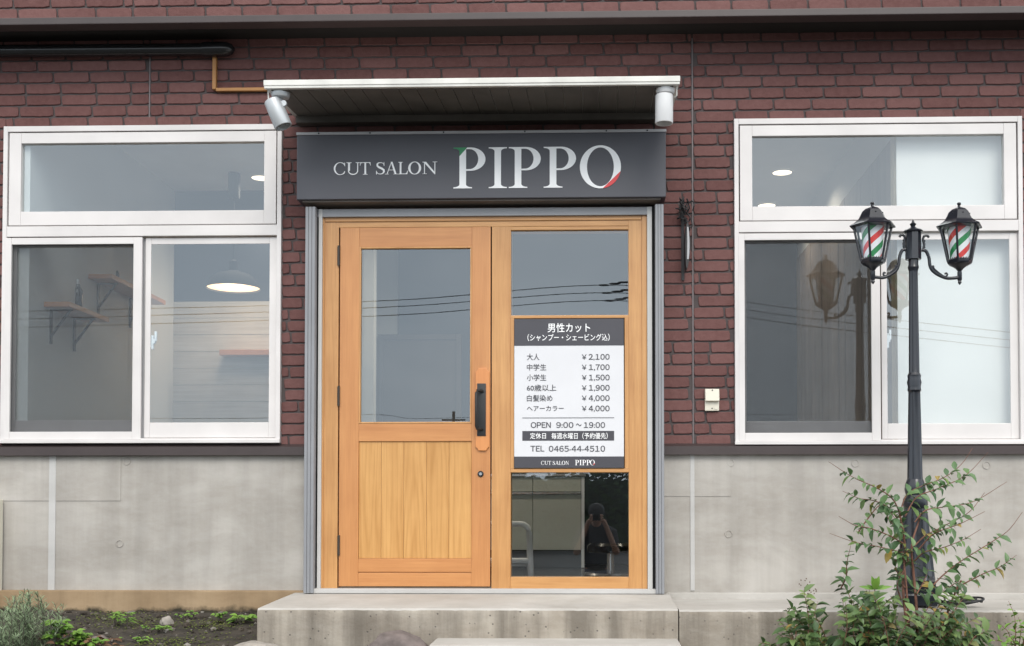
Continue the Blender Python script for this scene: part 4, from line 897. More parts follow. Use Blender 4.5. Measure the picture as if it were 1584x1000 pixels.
# ------------------------------------------------------------------ lamp post
ly = -.62
lb = P(1414, 944, ly); lb.z = Z(937, -.55, 1414)
gzl = zf+.012; lb.z = gzl
lam = thing('lamp_post', 'black twin lantern post with striped barber lanterns beside the right window', 'lamp post', lb)
cx = X(1413.5, ly, 500)
def lz(py): return P(1413, py, ly).z
def rw(px): return px/F*(7+ly)
a8 = pi/8
MB().lathe([(.128, gzl-.005), (.128, gzl+.05), (.122, gzl+.06), (.118, gzl+.125), (.110, gzl+.135)], (cx, ly, 0), 4, rot=pi/4).build('plinth', 'lamp_black', lam, bevel=.004)
mb = MB()
def fluted(prof, seg=8):
    """column with recessed flutes: a ring of 4 vertices per side"""
    rings = []
    for r, z, fl in prof:
        ring = []
        for k in range(seg):
            for f, dr in ((-.42, 1), (-.26, 1-fl), (.26, 1-fl), (.42, 1)):
                a = 2*pi*(k+f)/seg; ring.append(mb.bm.verts.new((cx+r*dr*cos(a), ly+r*dr*sin(a), z)))
        rings.append(ring)
    n = len(rings[0])
    for q, w in zip(rings, rings[1:]):
        for k in range(n): mb.bm.faces.new((q[k], q[(k+1) % n], w[(k+1) % n], w[k]))
    mb.bm.faces.new(rings[0][::-1]); mb.bm.faces.new(rings[-1])
zb0 = gzl+.13
fluted([(rw(29), zb0, 0), (rw(28), zb0+.02, .10), (rw(24), lz(850), .14), (rw(19), lz(800), .14), (rw(16.5), lz(785), .0)])
mb.lathe([(rw(17), lz(787)), (rw(19), lz(780)), (rw(18), lz(772)), (rw(14), lz(766)), (rw(16), lz(758)), (rw(15), lz(750)), (rw(12.2), lz(742))], (cx, ly, 0), 24)
mb.build('base_column', 'lamp_black', lam, smooth=25)
mb = MB(); fluted([(rw(11.6), lz(746), .0), (rw(11.4), lz(738), .13), (rw(9.0), lz(612), .13), (rw(8.8), lz(606), 0)])
mb.lathe([(rw(8.5), lz(608)), (rw(10.4), lz(604)), (rw(9.6), lz(599)), (rw(11), lz(592)), (rw(9.6), lz(586)), (rw(10.2), lz(581)), (rw(8.2), lz(577))], (cx, ly, 0), 24)
fluted([(rw(8.2), lz(578), .0), (rw(8.0), lz(570), .13), (rw(6.6), lz(424), .13), (rw(6.8), lz(418), 0)])
mb.lathe([(rw(6.8), lz(420)), (rw(8.4), lz(414)), (rw(7.4), lz(410)), (rw(7.4), lz(402))], (cx, ly, 0), 20)
mb.build('pole', 'lamp_black', lam, smooth=25)
mb = MB(); mb.lathe([(rw(12), lz(402)), (rw(12), lz(360))], (cx, ly, 0), 8, rot=a8); mb.lathe([(rw(14.5), lz(360)), (rw(15), lz(358.5)), (rw(13), lz(356.5)), (rw(8), lz(355)), (rw(3), lz(351)), (rw(5), lz(347)), (rw(2.6), lz(345)), (rw(.6), lz(340))], (cx, ly, 0), 20)
mb.build('collar', 'lamp_black', lam, smooth=35)
def curve(pts, n=8):
    """smooth path through points (Catmull-Rom)"""
    P_ = [Vector(p) for p in pts]; P_ = [P_[0]*2-P_[1]]+P_+[P_[-1]*2-P_[-2]]; out = []
    for i in range(1, len(P_)-2):
        for k in range(n):
            t = k/n; a, b_, c, d = P_[i-1:i+3]
            out.append(.5*((2*b_)+(c-a)*t+(2*a-5*b_+4*c-d)*t*t+(3*b_-a-3*c+d)*t**3))
    return out+[P_[-2]]
stripes('stripes_left', .80); stripes('stripes_right', .23)
for side, pxl, mat in ((-1, 1350, 'stripes_left'), (1, 1484, 'stripes_right')):
    lx = X(pxl, ly, 380); dzz = -1.0 if side > 0 else 0
    ks = abs(pxl-1413.5)/63.5
    def A(px, py): return P(1413.5+side*(12+(px-12)*(ks*63.5-12)/51.5), py-dzz, ly)          # px = distance from the post
    mb = MB()
    mb.tube(curve([A(12, 386), A(18, 388), A(22, 398), A(24, 412), A(30, 421), A(44, 429), A(56, 429.5), A(63, 428)]), rw(2.6), 8)
    mb.tube(curve([A(22, 367), A(20, 364), A(16, 364.5), A(14, 369), A(15.5, 378), A(14, 386)]), rw(1.9), 8)
    mb.tube(curve([A(24, 413), A(28, 411), A(29, 415), A(35, 421), A(43, 427), A(47, 425), A(46, 422), A(43.5, 423)]), rw(1.5), 8)
    for py in (372, 377, 382): mb.lathe([(rw(.4), -rw(1.5)), (rw(1.7), 0), (rw(.4), rw(1.5))], A(16.2, py), 8)
    mb.build('arm', 'lamp_black', lam, smooth=60, label='left scrolled arm' if side < 0 else 'right scrolled arm')
    c = Vector((lx, ly, 0))
    def q(py): return P(pxl, py-dzz, ly).z
    h6 = pi/6
    mb = MB()
    mb.lathe([(rw(.5), q(440)), (rw(3), q(436.5)), (rw(2.4), q(434)), (rw(3.6), q(432)), (rw(3.6), q(420)), (rw(2.8), q(419)), (rw(6), q(415)), (rw(10), q(412)), (rw(15.5), q(409)), (rw(17), q(407))], c, 12)
    mb.lathe([(rw(18), q(408)), (rw(18.8), q(406)), (rw(18.8), q(402)), (rw(17.5), q(401))], c, 6, rot=0)
    lant = mb.build('lantern', 'lamp_black', lam, smooth=35, label='green topped striped lantern' if side < 0 else 'red topped striped lantern')
    mb = MB()
    for k in range(6):
        a = k*pi/3+.10; r0, r1 = rw(18.4), rw(30)
        mb.tube([c+Vector((r0*cos(a), r0*sin(a), q(405))), c+Vector((r1*cos(a), r1*sin(a), q(352)))], rw(1.8), 6)
        for j in range(5):                                        # scalloped cresting round the cage foot
            t_ = (j+.5)/5; b2 = a+pi/3; rr_ = rw(18.6); p_ = Vector((cos(a), sin(a), 0))*(1-t_)+Vector((cos(b2), sin(b2), 0))*t_
            mb.lathe([(rw(1.5), -rw(1)), (rw(1.7), 0), (rw(.5), rw(2.4))], c+p_*rr_+Vector((0, 0, q(402))), 6)
    mb.build('cage', 'lamp_black', lant, smooth=40)
    mb = MB(); mb.lathe([(rw(17.4), q(403)), (rw(29), q(352))], c, 6, rot=.10, cap=False); mb.build('glass', 'glass_lamp', lant)
    mb = MB(); mb.lathe([(rw(29), q(352.5)), (rw(36), q(351.8)), (rw(36.6), q(350.2)), (rw(30), q(346.5)), (rw(23), q(341)), (rw(19.5), q(335)), (rw(16.5), q(328.5)), (rw(11), q(323.5)), (rw(4), q(320.6)), (rw(2.4), q(319.5)), (rw(2), q(317.5)), (rw(3.4), q(315)), (rw(3.2), q(313.6)), (rw(1.4), q(312.5))], c, 6, rot=.10)
    for k in range(6):
        a = k*pi/3+.10+pi/6
        mb.lathe([(rw(.5), -rw(1)), (rw(1.2), 0), (rw(.5), rw(1))], c+Vector((rw(15.6)*cos(a), rw(15.6)*sin(a), q(331))), 6)
    mb.build('roof', 'lamp_black', lant, smooth=22)
    # striped core in its own local frame
    o = MB().lathe([(rw(13.2), q(405)-q(378)), (rw(17.5), q(351)-q(378))], (0, 0, 0), 40).build('striped_core', mat, None, smooth=40); o.parent = lant
    o.location = c+Vector((0, 0, q(378)))-ORG[lam]
# cable coil at the foot of the lamp
mb = MB(); rg = random.Random(8); pts = []; k0 = P(1484, 942, -.66)
for i in range(70):
    a = i*.42; r = .085+.02*sin(i*.9); pts.append((k0.x+r*1.15*cos(a)+.02*sin(i*.31), -.64+r*.55*sin(a), zf+.014+.010*(i/70)+.04*max(0, cos(a-.3))*(.3+.7*(i % 29)/29)))
pts += [(lb.x+.13, -.6, zf+.03), (lb.x+.10, -.55, zf+.04)]
o = MB().tube(curve(pts, 3), .006, 6).build('cable_coil', 'cable', None, smooth=60); tag(o, 'loose coil of black cable lying beside the lamp post foot', 'cable')

# ------------------------------------------------------------------ plants
def leaf(mb, p, d, n, L_, w, tv, curl=.25, fold=.25):
    d = d.normalized(); s_ = d.cross(n); s_ = s_.normalized() if s_.length > 1e-4 else Vector((1, 0, 0)); n = s_.cross(d).normalized(); t = mb.tint(); rows = []
    for i, (f, ww) in enumerate(((0, .06), (.22, .72), (.5, 1.0), (.76, .66), (1, .03))):
        c = p+d*L_*f-n*L_*curl*f*f; e = s_*w*.5*ww
        rows.append((mb.bm.verts.new(c-e+n*w*fold*ww), mb.bm.verts.new(c), mb.bm.verts.new(c+e+n*w*fold*ww)))
    for a, b_ in zip(rows, rows[1:]):
        for k in (0, 1):
            f = mb.bm.faces.new((a[k], a[k+1], b_[k+1], b_[k])); f[t] = tv; f.smooth = True
def resample(pts, step):
    out = [pts[0]]; acc = 0
    for a, b_ in zip(pts, pts[1:]):
        l = (b_-a).length; d = 0
        while acc+l-d >= step:
            d += step-acc; acc = 0; out.append(a.lerp(b_, d/l))
        acc += l-d
    return out
def spray(fol, stm, pts, r0, rg, step=.03, L_=.055, w=.028, bare=0.0, tip=.06, tv=(.1, .9), droop=.5):
    """a leafy shoot: opposite leaves on a smooth stem"""
    path = curve(pts, 6); n = len(path); stm.tube(path, [r0*(1-.75*i/(n-1)) for i in range(n)], 6)
    rs = resample(path, step); m_ = len(rs)
    for i, p in enumerate(rs):
        f = i/max(1, m_-1)
        if f < bare or f > 1-tip: continue
        d = (rs[min(i+1, m_-1)]-rs[max(0, i-1)]).normalized(); side = d.cross(Vector((0, 0, 1)))
        side = side.normalized() if side.length > .05 else Vector((1, 0, 0))
        side = (Matrix.Rotation((i % 2)*pi/2*.8+rg.uniform(-.5, .5), 3, d) @ side)
        for s_ in (-1, 1):
            if rg.random() < .10: continue
            ld = (side*s_+d*rg.uniform(.3, .9)+Vector((0, 0, -rg.uniform(0, droop)))).normalized()
            sz = rg.uniform(.5, 1.3)*(1-.3*f)
            leaf(fol, p, ld, Vector((rg.uniform(-.4, .4), rg.uniform(-.9, .1), 1)), L_*sz, w*sz, min(1, max(0, rg.gauss((tv[0]+tv[1])/2, (tv[1]-tv[0])/3.2))), rg.uniform(.1, .5), rg.uniform(.1, .4))
def shp(x, y, yy): return P(1160+x/3.333, 700+y/3.333, yy)        # points read off an enlarged crop
rg = random.Random(21)
base = P(1408, 1010, -1.02); base.z = gz(0, -1.05)
shr = thing('shrub', 'tall loose shrub with arching reddish shoots in front of the lamp post', 'shrub', base)
fol, stm = MB(), MB(); fol.tint()
yy = -1.0
for pts, r in (([(830, 1060), (808, 880), (790, 700), (800, 500), (775, 330)], .009), ([(860, 1060), (862, 850), (845, 640), (835, 480), (880, 330)], .009), ([(975, 1060), (1010, 860), (1060, 720), (1090, 660)], .008), ([(820, 900), (800, 620), (770, 420)], .006)):
    stm.tube(curve([shp(x, y, yy+.03*sin(i*2+x)) for i, (x, y) in enumerate(pts)], 6), [r*(1-.5*i/(len(pts)*6-6)) for i in range(len(pts)*6-5)], 7)
br = [([(780, 330), (735, 240), (650, 182), (530, 128), (405, 48)], 0, .16), ([(785, 380), (720, 290), (640, 250), (560, 236), (478, 200)], .05, .06), ([(770, 330), (800, 235), (850, 190), (1000, 130), (1090, 62), (1148, -22)], .15, .22), ([(800, 330), (860, 232), (960, 190), (1110, 120), (1228, 0)], .15, .25),
      ([(850, 360), (905, 300), (1000, 282), (1150, 255), (1325, 152)], .05, .30), ([(850, 480), (905, 430), (1000, 380), (1130, 308), (1210, 208)], .15, .30), ([(870, 500), (950, 420), (1080, 370), (1212, 305)], .1, .25), ([(850, 560), (900, 515), (1000, 490), (1100, 450), (1192, 396)], .05, .12), ([(940, 690), (1000, 630), (1090, 560), (1250, 460), (1335, 400), (1405, 308)], .05, .25), ([(1080, 690), (1200, 628), (1290, 590), (1375, 530)], .1, .08),
      ([(790, 520), (740, 505), (640, 482), (540, 463), (412, 418)], 0, .25), ([(790, 470), (720, 430), (620, 392), (545, 378), (458, 330)], 0, .25), ([(560, 410), (610, 340), (680, 268), (740, 330), (790, 420)], 0, 0), ([(815, 560), (800, 470), (790, 380), (760, 300)], 0, .05), ([(800, 700), (760, 620), (740, 540)], 0, 0), ([(790, 420), (720, 350), (690, 280)], 0, .1), ([(780, 640), (800, 590), (820, 560), (860, 600)], 0, 0), ([(860, 730), (900, 660), (920, 600)], 0, 0), 
      ([(470, 700), (497, 640), (500, 570), (520, 480)], .1, .1), ([(1000, 720), (1050, 680), (1090, 660)], 0, 0), ([(1010, 800), (960, 740), (900, 700)], 0, 0), ([(750, 560), (800, 520), (850, 480)], 0, 0), ([(780, 760), (760, 690), (780, 620)], 0, 0)]
for pts, bare, tip in br:
    dy = rg.uniform(-.16, .16); n = len(pts)
    spray(fol, stm, [shp(x, y, yy+dy*i/(n-1)) for i, (x, y) in enumerate(pts)], .0042, rg, .028, .064, .034, bare, tip, (.25, .95))
stm.build('stems', 'stem', shr, smooth=60); fol.build('foliage', 'leaf_shrub', shr)
# low bush
def bush(name, label, boxes, n, mat, seed, L_, w, hgt, tvr, parent_loc, stemmat='stem', step=.026):
    rg = random.Random(seed); t = thing(name, label, 'bush', parent_loc); fol, stm = MB(), MB(); fol.tint()
    for i in range(n):
        px, py, y = boxes(rg); tip_ = P(px, py, y); b0 = Vector((parent_loc[0]*.35+tip_.x*.65+rg.uniform(-.12, .12), y*.6+parent_loc[1]*.4+rg.uniform(-.05, .05), gz(0, y)-.02))
        mid = b0.lerp(tip_, .55)+Vector((rg.uniform(-.03, .03), rg.uniform(-.04, .04), rg.uniform(.0, .06)))
        if (tip_-b0).length < .05: continue
        spray(fol, stm, [b0, mid, tip_], .0035, rg, step, L_, w, .15, .0, tvr, .3)
    stm.build('stems', stemmat, t, smooth=60); fol.build('foliage', mat, t); return t
def top(px):                                                       # upper outline of the low bush, in pixels
    pts = [(1150, 1010), (1185, 965), (1215, 945), (1235, 905), (1262, 925), (1300, 893), (1340, 905), (1380, 930), (1440, 925), (1480, 905), (1520, 965), (1560, 975), (1590, 985)]
    for (a, b_), (c, d) in zip(pts, pts[1:]):
        if a <= px <= c: return b_+(d-b_)*(px-a)/(c-a)
    return 1000
def bx1(rg):
    px = rg.uniform(1170, 1540); t_ = top(px); return px, t_-8+(1023-t_)*rg.random()**1.2, rg.uniform(-1.35, -.95)
pl_ = P(1330, 1000, -1.15); pl_.z = gz(0, -1.15)
simple('seed', (.10, .062, .04), .9, var=.3)
lb_ = bush('low_bush', 'dense low dark green bush in front of the slab at bottom right', bx1, 84, 'leaf_bush', 5, .080, .042, .3, (.1, .85), pl_)
rg = random.Random(44)
for px, py in ((1246, 905), (1254, 912), (1322, 985), (1305, 972), (1342, 992), (1380, 975), (1296, 990), (1430, 960), (1450, 985)):
    c = P(px, py, -1.3+rg.uniform(-.08, .05)); mb = MB()
    for k in range(14): mb.lathe([(.0008, -.0035), (.0035, 0), (.0008, .0035)], c+Vector((rg.gauss(0, .016), rg.gauss(0, .012), rg.gauss(0, .014))), 5)
    mb.build('seed_head', 'seed', lb_)
rg = random.Random(3)
fr_ = thing('young_shoot', 'bright yellow green shoot rising from the low bush', 'plant', P(1353, 960, -1.2)); fol, stm = MB(), MB(); fol.tint()
b0 = P(1354, 965, -1.2); b1 = P(1354, 925, -1.2); stm.tube([b0, b1, P(1353, 908, -1.2)], .003, 6)
for (dx, dz, L_, w) in ((-1, .25, .085, .02), (1, .25, .085, .02), (-.25, 1, .07, .03), (.25, 1, .07, .03), (0, .7, .06, .035), (-.9, .6, .05, .014), (.9, .55, .05, .014)):
    leaf(fol, P(1353, 912, -1.2), Vector((dx, -.4, dz)), Vector((-dx*.3, -1, .4)), L_, w, rg.random(), .15, .2)
for dx in (-1, 1): leaf(fol, b1-Vector((0, 0, .03)), Vector((dx, -.2, .8)), Vector((0, -1, .3)), .06, .018, rg.random(), .2, .2); leaf(fol, b1-Vector((0, 0, .07)), Vector((dx, -.3, .1)), Vector((0, -.6, 1)), .05, .026, rg.random(), .3, .2)
stm.build('stems', 'twig_grey', fr_); fol.build('foliage', 'leaf_fresh', fr_)
# fresh plant at the lower right corner
rg = random.Random(15); cpt = P(1570, 1015, -1.25); cpt.z = gz(0, -1.25)
cp = thing('corner_plant', 'yellow green leafy plant in the bottom right corner', 'plant', cpt); fol, stm = MB(), MB(); fol.tint()
for px, py in ((1560, 930), (1545, 965), (1575, 955), (1590, 965), (1558, 985), (1580, 985), (1535, 990), (1598, 935)):
    tip_ = P(px, py, -1.25+rg.uniform(-.1, .1)); spray(fol, stm, [cpt, cpt.lerp(tip_, .6)+Vector((.02, 0, .03)), tip_], .003, rg, .028, .05, .026, .3, 0, (.2, .9))
stm.build('stems', 'stem', cp); fol.build('foliage', 'leaf_fresh', cp)
# silvery narrow-leaved plant at the left edge
rg = random.Random(9); cpt = P(35, 1010, -.95); cpt.z = gz(0, -.95)
lv = thing('lavender', 'grey green narrow leaved lavender at the bottom left corner', 'plant', cpt); fol, stm = MB(), MB(); fol.tint()
for i in range(85):
    px = rg.gauss(36, 38); px = min(98, max(-40, px)); py = 1000-(rg.random()**.75)*(88 if px > 10 else 70)*(1-.004*abs(px-45))
    y = rg.uniform(-1.15, -.7); tip_ = P(px, py, y); b0 = cpt+Vector(((tip_.x-cpt.x)*.4+rg.uniform(-.06, .06), rg.uniform(-.08, .08), 0)); mid = b0.lerp(tip_, .6)+Vector((rg.uniform(-.02, .02), 0, .02))
    path = curve([b0, mid, tip_], 5); stm.tube(path, .0014, 5)
    for p in resample(path, .011)[3:]:
        for k in range(2):
            a = rg.uniform(0, 2*pi); leaf(fol, p, Vector((cos(a)*.8, sin(a)*.8, .75)), Vector((0, -.5, 1)), rg.uniform(.022, .04), .0042, rg.random(), .1, .1)
stm.build('stems', 'twig_grey', lv); fol.build('foliage', 'leaf_silver', lv)
def weed(px, py, y, n, h, spread, label, seed, L_=.04, w=.026):
    rg = random.Random(seed); c = P(px, py, y); c.z = gz(0, y); t = thing('weed', label, 'weed', c, 'weeds along the plinth'); fol, stm = MB(), MB(); fol.tint()
    for i in range(n):
        a = rg.uniform(0, 2*pi); e = c+Vector((cos(a)*spread*rg.random(), sin(a)*spread*.5*rg.random(), h*rg.uniform(.35, 1))); stm.tube(curve([c, c.lerp(e, .5)+Vector((0, 0, h*.15)), e], 4), .0016, 5)
        for k in range(5):
            b_ = a+(k-2)*.75+rg.uniform(-.2, .2); leaf(fol, e-Vector((cos(a), sin(a), 0))*.004*k, Vector((cos(b_), sin(b_), rg.uniform(-.1, .5))), Vector((0, -.4, 1)), L_*rg.uniform(.6, 1.1), w*rg.uniform(.7, 1.1), rg.random(), .3, .2)
    stm.build('stems', 'twig_grey', t); fol.build('foliage', 'leaf_fresh', t)
for a in ((84, 990, -.95, 22, .17, .15, 'broad leaved bright weed in front of the lavender', 1, .055, .036), (122, 988, -.9, 18, .12, .13, 'bright green weed just right of the lavender', 2, .05, .034), (175, 975, -.45, 6, .10, .06, 'thin upright weed left along the tan plinth', 3, .05, .010), (197, 978, -.5, 5, .09, .05, 'small grassy weed next to the thin upright weed', 4, .05, .010), (245, 985, -.55, 12, .035, .14, 'low creeping weed in the middle of the tan plinth', 5, .025, .018), (215, 992, -.75, 10, .03, .14, 'low creeping weed nearer the photographer', 6, .025, .018), (340, 972, -.35, 7, .06, .06, 'pale small weed left of the step corner', 7, .03, .018), (372, 975, -.4, 7, .05, .07, 'broad green weed touching the step corner', 8, .05, .03), (1130, 1000, -1.25, 6, .05, .05, 'small bright weed left of the low bush', 9, .04, .022), (140, 1000, -1.0, 10, .05, .12, 'low weed in front of the dry leaves', 10, .03, .02), (285, 968, -.3, 8, .04, .1, 'small weed against the tan plinth', 11, .025, .016)): weed(*a)
# stones
def stone(px, py, y, sx, sy, sz, mat, label, seed, grp=None):
    c = P(px, py, y); c.z = gz(0, y)+sz*.35; bm = bmesh.new(); bmesh.ops.create_icosphere(bm, subdivisions=4, radius=1)
    for v in bm.verts:
        n_ = mnoise.fractal(v.co*1.0+Vector((seed, 0, 0)), 1.3, 2.1, 5); n_ = max(-.3, min(.3, n_*.30)); k = 1+n_
        v.co = Vector((v.co.x*sx*k, v.co.y*sy*k, v.co.z*sz*k))
    mb = MB(); mb.bm.free(); mb.bm = bm; o = mb.build('stone', mat, None, smooth=50); o.location = c; tag(o, label, 'stone', grp)
stone(392, 992, -.95, .13, .10, .055, 'rock_pale', 'pale rough stone at the left corner of the step', 1)
stone(612, 990, -1.0, .175, .12, .105, 'rock_purple', 'purplish rock leaning against the step front', 2)
stone(566, 999, -1.08, .085, .07, .05, 'rock_pale', 'grey stone left of the purplish rock', 3)
stone(258, 972, -.4, .040, .03, .034, 'rock_pale', 'small pale pebble by the tan plinth', 7)
stone(155, 985, -.75, .05, .04, .03, 'rock_purple', 'small brown stone among the weeds', 4)
stone(455, 1000, -1.05, .12, .06, .03, 'rock_purple', 'dark flat stone under the step edge', 6)


rg = random.Random(31); mb = MB(); t = mb.tint(); leafmat('clods', [(0, (.030, .024, .018)), (.55, (.075, .060, .045)), (.8, (.16, .14, .12)), (1, (.30, .28, .25))], .95)
for i in range(900):
    x = rg.uniform(X(-40, -.6, 950), s0-.01); y = -.06-rg.random()*1.25; r = .004+.016*rg.random()**3; bm = bmesh.new(); bmesh.ops.create_icosphere(bm, subdivisions=1, radius=r); tv = rg.random(); vs = {}
    for v in bm.verts: vs[v] = mb.bm.verts.new((x+v.co.x*rg.uniform(.7, 1.4), y+v.co.y*rg.uniform(.7, 1.4), gz(x, y)+r*.2+v.co.z*rg.uniform(.5, .9)))
    for f in bm.faces: g2 = mb.bm.faces.new([vs[v] for v in f.verts]); g2[t] = tv
    bm.free()
o = mb.build('gravel', 'clods'); tag(o, 'loose soil crumbs and grit on the bare bed', 'gravel', kind='stuff')
mb = MB(); mb.tint(); leafmat('moss_leaf', [(0, (.05, .075, .012)), (1, (.15, .17, .035))], .9)
for (px, py, yy, n, sx) in ((330, 975, -.45, 260, .10), (215, 975, -.4, 260, .12), (250, 990, -.8, 200, .10), (160, 968, -.3, 150, .08), (300, 990, -.75, 180, .12)):
    c = P(px, py, yy)
    for i in range(n):
        x, y = c.x+rg.gauss(0, sx), yy+rg.gauss(0, .07); y = min(y, -.07); a = rg.uniform(0, 2*pi); leaf(mb, Vector((x, y, gz(x, y)+.004+.01*rg.random())), Vector((cos(a), sin(a), .6)), Vector((0, -.3, 1)), .014, .008, rg.random(), .3, .1)
o = mb.build('moss', 'moss_leaf'); tag(o, 'low moss and clover patches on the soil bed', 'moss', kind='stuff')
# dead leaves by the lavender
rg = random.Random(2); mb = MB(); mb.tint(); leafmat('leaf_dead', [(0, (.10, .05, .025)), (1, (.26, .15, .08))], .8)
c0 = P(125, 985, -.85)
for i in range(60):
    p = Vector((c0.x+rg.gauss(0, .09), -.85+rg.gauss(0, .06), gz(0, -.85)+rg.random()*.05)); a = rg.uniform(0, 2*pi); leaf(mb, p, Vector((cos(a), sin(a), rg.uniform(0, .8))), Vector((rg.uniform(-1, 1), -1, 1)), .045, .02, rg.random(), .6, .5)
o = mb.build('dead_leaves', 'leaf_dead'); tag(o, 'dry curled brown leaves beside the lavender', 'dead leaves', kind='stuff')

# ------------------------------------------------------------------ what stands behind the photographer (seen in the glass)
def M_(px, py, y):                                              # point on plane y whose mirror image in the glass was measured at this pixel
    q = P(px, py, -y); return Vector((q.x, y, q.z))
for i, (ys_, nm) in enumerate((((503, 486, 470, 440), 'top'), ((515, 496, 482, 455), 'middle'), ((528, 509, 494, 470), 'bottom'))):
    yw = -22; pts = [M_(-400, ys_[0]-8, yw), M_(50, ys_[0]-22, yw), M_(380, ys_[1]-12, yw), M_(640, ys_[1]-22, yw), M_(960, ys_[2]-28, yw), M_(1250, ys_[2]+10, yw), M_(1800, ys_[2]+70, yw)]
    o = MB().tube(curve(pts, 8), .0095, 6).build('power_line', 'cable', None, smooth=60); tag(o, f'black overhead cable across the road, {nm} of the three', 'cable', 'overhead cables')
    mb = MB()
    for dx in (0, 16, 30): mb.lathe([(.008, -.15), (.024, -.08), (.026, .06), (.008, .15)], M_(935+dx+4*i, ys_[2]-28-dx*.15, yw), 8, M=Matrix.Rotation(pi/2, 3, 'Y'))
    for q_ in mb.split('cable_clamp', 'cable', o): pass
mb = None
far = MB().tube(curve([M_(-300, 640, -45), M_(300, 648, -45), M_(570, 642, -45), M_(640, 648, -45), M_(760, 646, -45), M_(1300, 640, -45)], 6), .010, 6).build('power_line', 'cable', None, smooth=60); tag(far, 'lowest thin sagging cable beside the distant utility pole', 'cable', 'overhead cables')
pol = thing('utility_pole', 'grey concrete utility pole across the road', 'pole', (M_(700, 640, -38).x, -38, -1.1))
q = M_(702, 637, -38); MB().tube([(q.x, -38, -1.2), (q.x, -38, q.z)], [.075, .055], 12).build('mast', 'twig_grey', pol, smooth=50); MB().box(q.x-.45, q.x+.45, -38.04, -37.97, q.z-.36, q.z-.30).build('crossarm', 'twig_grey', pol)
bk = MB().prismx([(-90, -1.4), (-90, 2.6), (-60, 2.5), (-52, 1.7), (-47.5, -.9), (-47.5, -1.4)], -60, 60).build('added_embankment', 'added_bank'); bk['kind'] = 'structure'  # added behind the hedge to block bright sky between its leaves
rg = random.Random(12); mb = MB(); mb.tint()
for i in range(16000):
    x = rg.uniform(-22, 22); h = 2.7+.9*mnoise.noise(Vector((x*.25, 0, 0)))+.5*mnoise.noise(Vector((x*.9, 5, 0))); z = -1.1+(h+1.1)*rg.random()**.7; y = -46+rg.uniform(-1.0, 1.0)
    a = rg.uniform(0, 2*pi); leaf(mb, Vector((x, y, z)), Vector((cos(a), sin(a), rg.uniform(-.6, .6))), Vector((rg.uniform(-1, 1), 1, 1)), rg.uniform(.22, .42), .2, rg.random(), .3, .2)
hd = mb.build('hedge', 'leaf_hedge'); tag(hd, 'dark green hedge along the far side of the road', 'hedge', kind='stuff')
# the photographer: stands behind the lens with the camera raised
fz = gz(0, -7.2)
per = thing('person', 'person in dark shirt raising a camera with both hands', 'person', (0.02, -7.25, fz))
def skin_obj(name, mat, verts, edges, radii, parent, sub=2):
    me = bpy.data.meshes.new(name); me.from_pydata([Vector(v)-ORG[per] for v in verts], edges, []); o = bpy.data.objects.new(name, me); COL.objects.link(o)
    sk = o.modifiers.new('skin', 'SKIN'); sv = me.skin_vertices[0].data if me.skin_vertices else None
    if sv is None:
        bm = bmesh.new(); bm.from_mesh(me); bm.verts.layers.skin.verify(); bm.to_mesh(me); bm.free(); sv = me.skin_vertices[0].data
    for i, r in enumerate(radii): sv[i].radius = (r, r) if not isinstance(r, tuple) else r
    sv[0].use_root = True; ss = o.modifiers.new('sub', 'SUBSURF'); ss.levels = sub; ss.render_levels = sub
    m2 = bpy.data.meshes.new_from_object(o.evaluated_get(bpy.context.evaluated_depsgraph_get())); bpy.data.objects.remove(o)
    for p in m2.polygons: p.use_smooth = True
    m2.materials.clear(); m2.materials.append(MATS[mat]); o = bpy.data.objects.new(name, m2); COL.objects.link(o); o.parent = parent; return o
px_, py_, ez = .02, -7.27, .43
hp = fz+.92
V = [(px_, py_, hp), (px_, py_, hp+.18), (px_, py_, hp+.36), (px_, py_+.01, hp+.47), (px_, py_+.03, ez-.13), (px_, py_+.045, ez-.02), (px_, py_+.04, ez+.08),
     (px_-.17, py_, hp+.42), (px_-.25, py_+.08, hp+.20), (px_-.10, py_+.20, ez-.07), (px_-.07, py_+.23, ez-.03), (px_+.17, py_, hp+.42), (px_+.25, py_+.08, hp+.20), (px_+.10, py_+.20, ez-.07), (px_+.07, py_+.23, ez-.03),
     (px_-.09, py_, hp-.05), (px_-.10, py_+.02, hp-.40), (px_-.11, py_, fz+.08), (px_-.12, py_+.14, fz+.035), (px_+.09, py_, hp-.05), (px_+.10, py_+.02, hp-.40), (px_+.11, py_, fz+.08), (px_+.12, py_+.14, fz+.035)]
Ed = [(0, 1), (1, 2), (2, 3), (3, 4), (4, 5), (5, 6), (3, 7), (7, 8), (8, 9), (9, 10), (3, 11), (11, 12), (12, 13), (13, 14), (0, 15), (15, 16), (16, 17), (17, 18), (0, 19), (19, 20), (20, 21), (21, 22)]
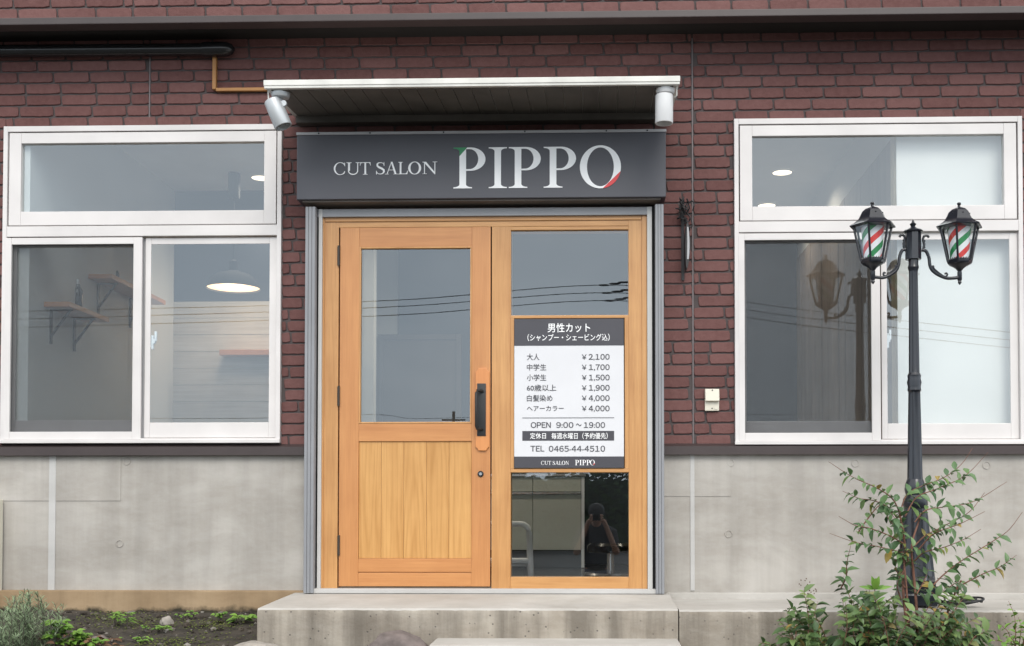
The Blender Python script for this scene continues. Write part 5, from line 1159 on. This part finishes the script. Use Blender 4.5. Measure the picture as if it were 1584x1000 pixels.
Ra = [(.14, .10), (.13, .10), (.16, .11), (.11, .08), .05, (.075, .09), (.07, .085), .06, .042, .03, .035, .06, .042, .03, .035, .085, .06, .042, .035, .085, .06, .042, .035]
skin_obj('body', 'skin', V, Ed, Ra, per)
up_ = lambda v, d: (v[0], v[1], v[2]+d)
skin_obj('shirt', 'shirt', [up_(V[0], -.07), V[1], V[2], up_(V[3], .03), up_(V[3], .12), up_(V[7], .02), tuple(Vector(V[7]).lerp(Vector(V[8]), .75)), up_(V[11], .02), tuple(Vector(V[11]).lerp(Vector(V[12]), .75))], [(0, 1), (1, 2), (2, 3), (3, 4), (3, 5), (5, 6), (3, 7), (7, 8)], [(.185, .14), (.165, .13), (.20, .15), (.17, .13), (.085, .085), .105, .072, .105, .072], per)
skin_obj('trousers', 'trousers', [V[0], V[15], V[16], V[17], V[19], V[20], V[21]], [(0, 1), (1, 2), (2, 3), (0, 4), (4, 5), (5, 6)], [(.15, .112), .098, .072, .055, .098, .072, .055], per)
MB().lathe([(.092, .03), (.10, .06), (.093, .11), (.06, .155), (.01, .168)], (px_, py_+.025, ez), 24).build('hair', 'hair', per, smooth=60)
for s_ in (-1, 1):
    for k in range(4): MB().tube(curve([(px_+s_*.075, py_+.235, ez-.05+.022*k), (px_+s_*.07, py_+.268, ez-.048+.022*k), (px_+s_*(.045), py_+.275, ez-.046+.022*k)], 4), .0085, 8).build('finger', 'skin', per, smooth=60)
    MB().tube(curve([(px_+s_*.08, py_+.215, ez-.055), (px_+s_*.05, py_+.20, ez-.045), (px_+s_*.03, py_+.195, ez-.02)], 4), .010, 8).build('thumb', 'skin', per, smooth=60)
c = Vector((0, -7.03, .43))
pc_ = thing('photo_camera', 'black camera held up to the face', 'camera', (0.01, -7.07, .39)); MB().box(-.055, .075, -7.09, -7.05, .385, .47).box(-.02, .035, -7.085, -7.055, .47, .495).build('camera_body', 'iron_black', pc_, bevel=.006); MB().lathe([(.034, 0), (.034, .012)], (.005, -7.038, .43), 24, M=Matrix.Rotation(pi/2, 3, 'X')).build('lens', 'black_gloss', pc_, smooth=40)
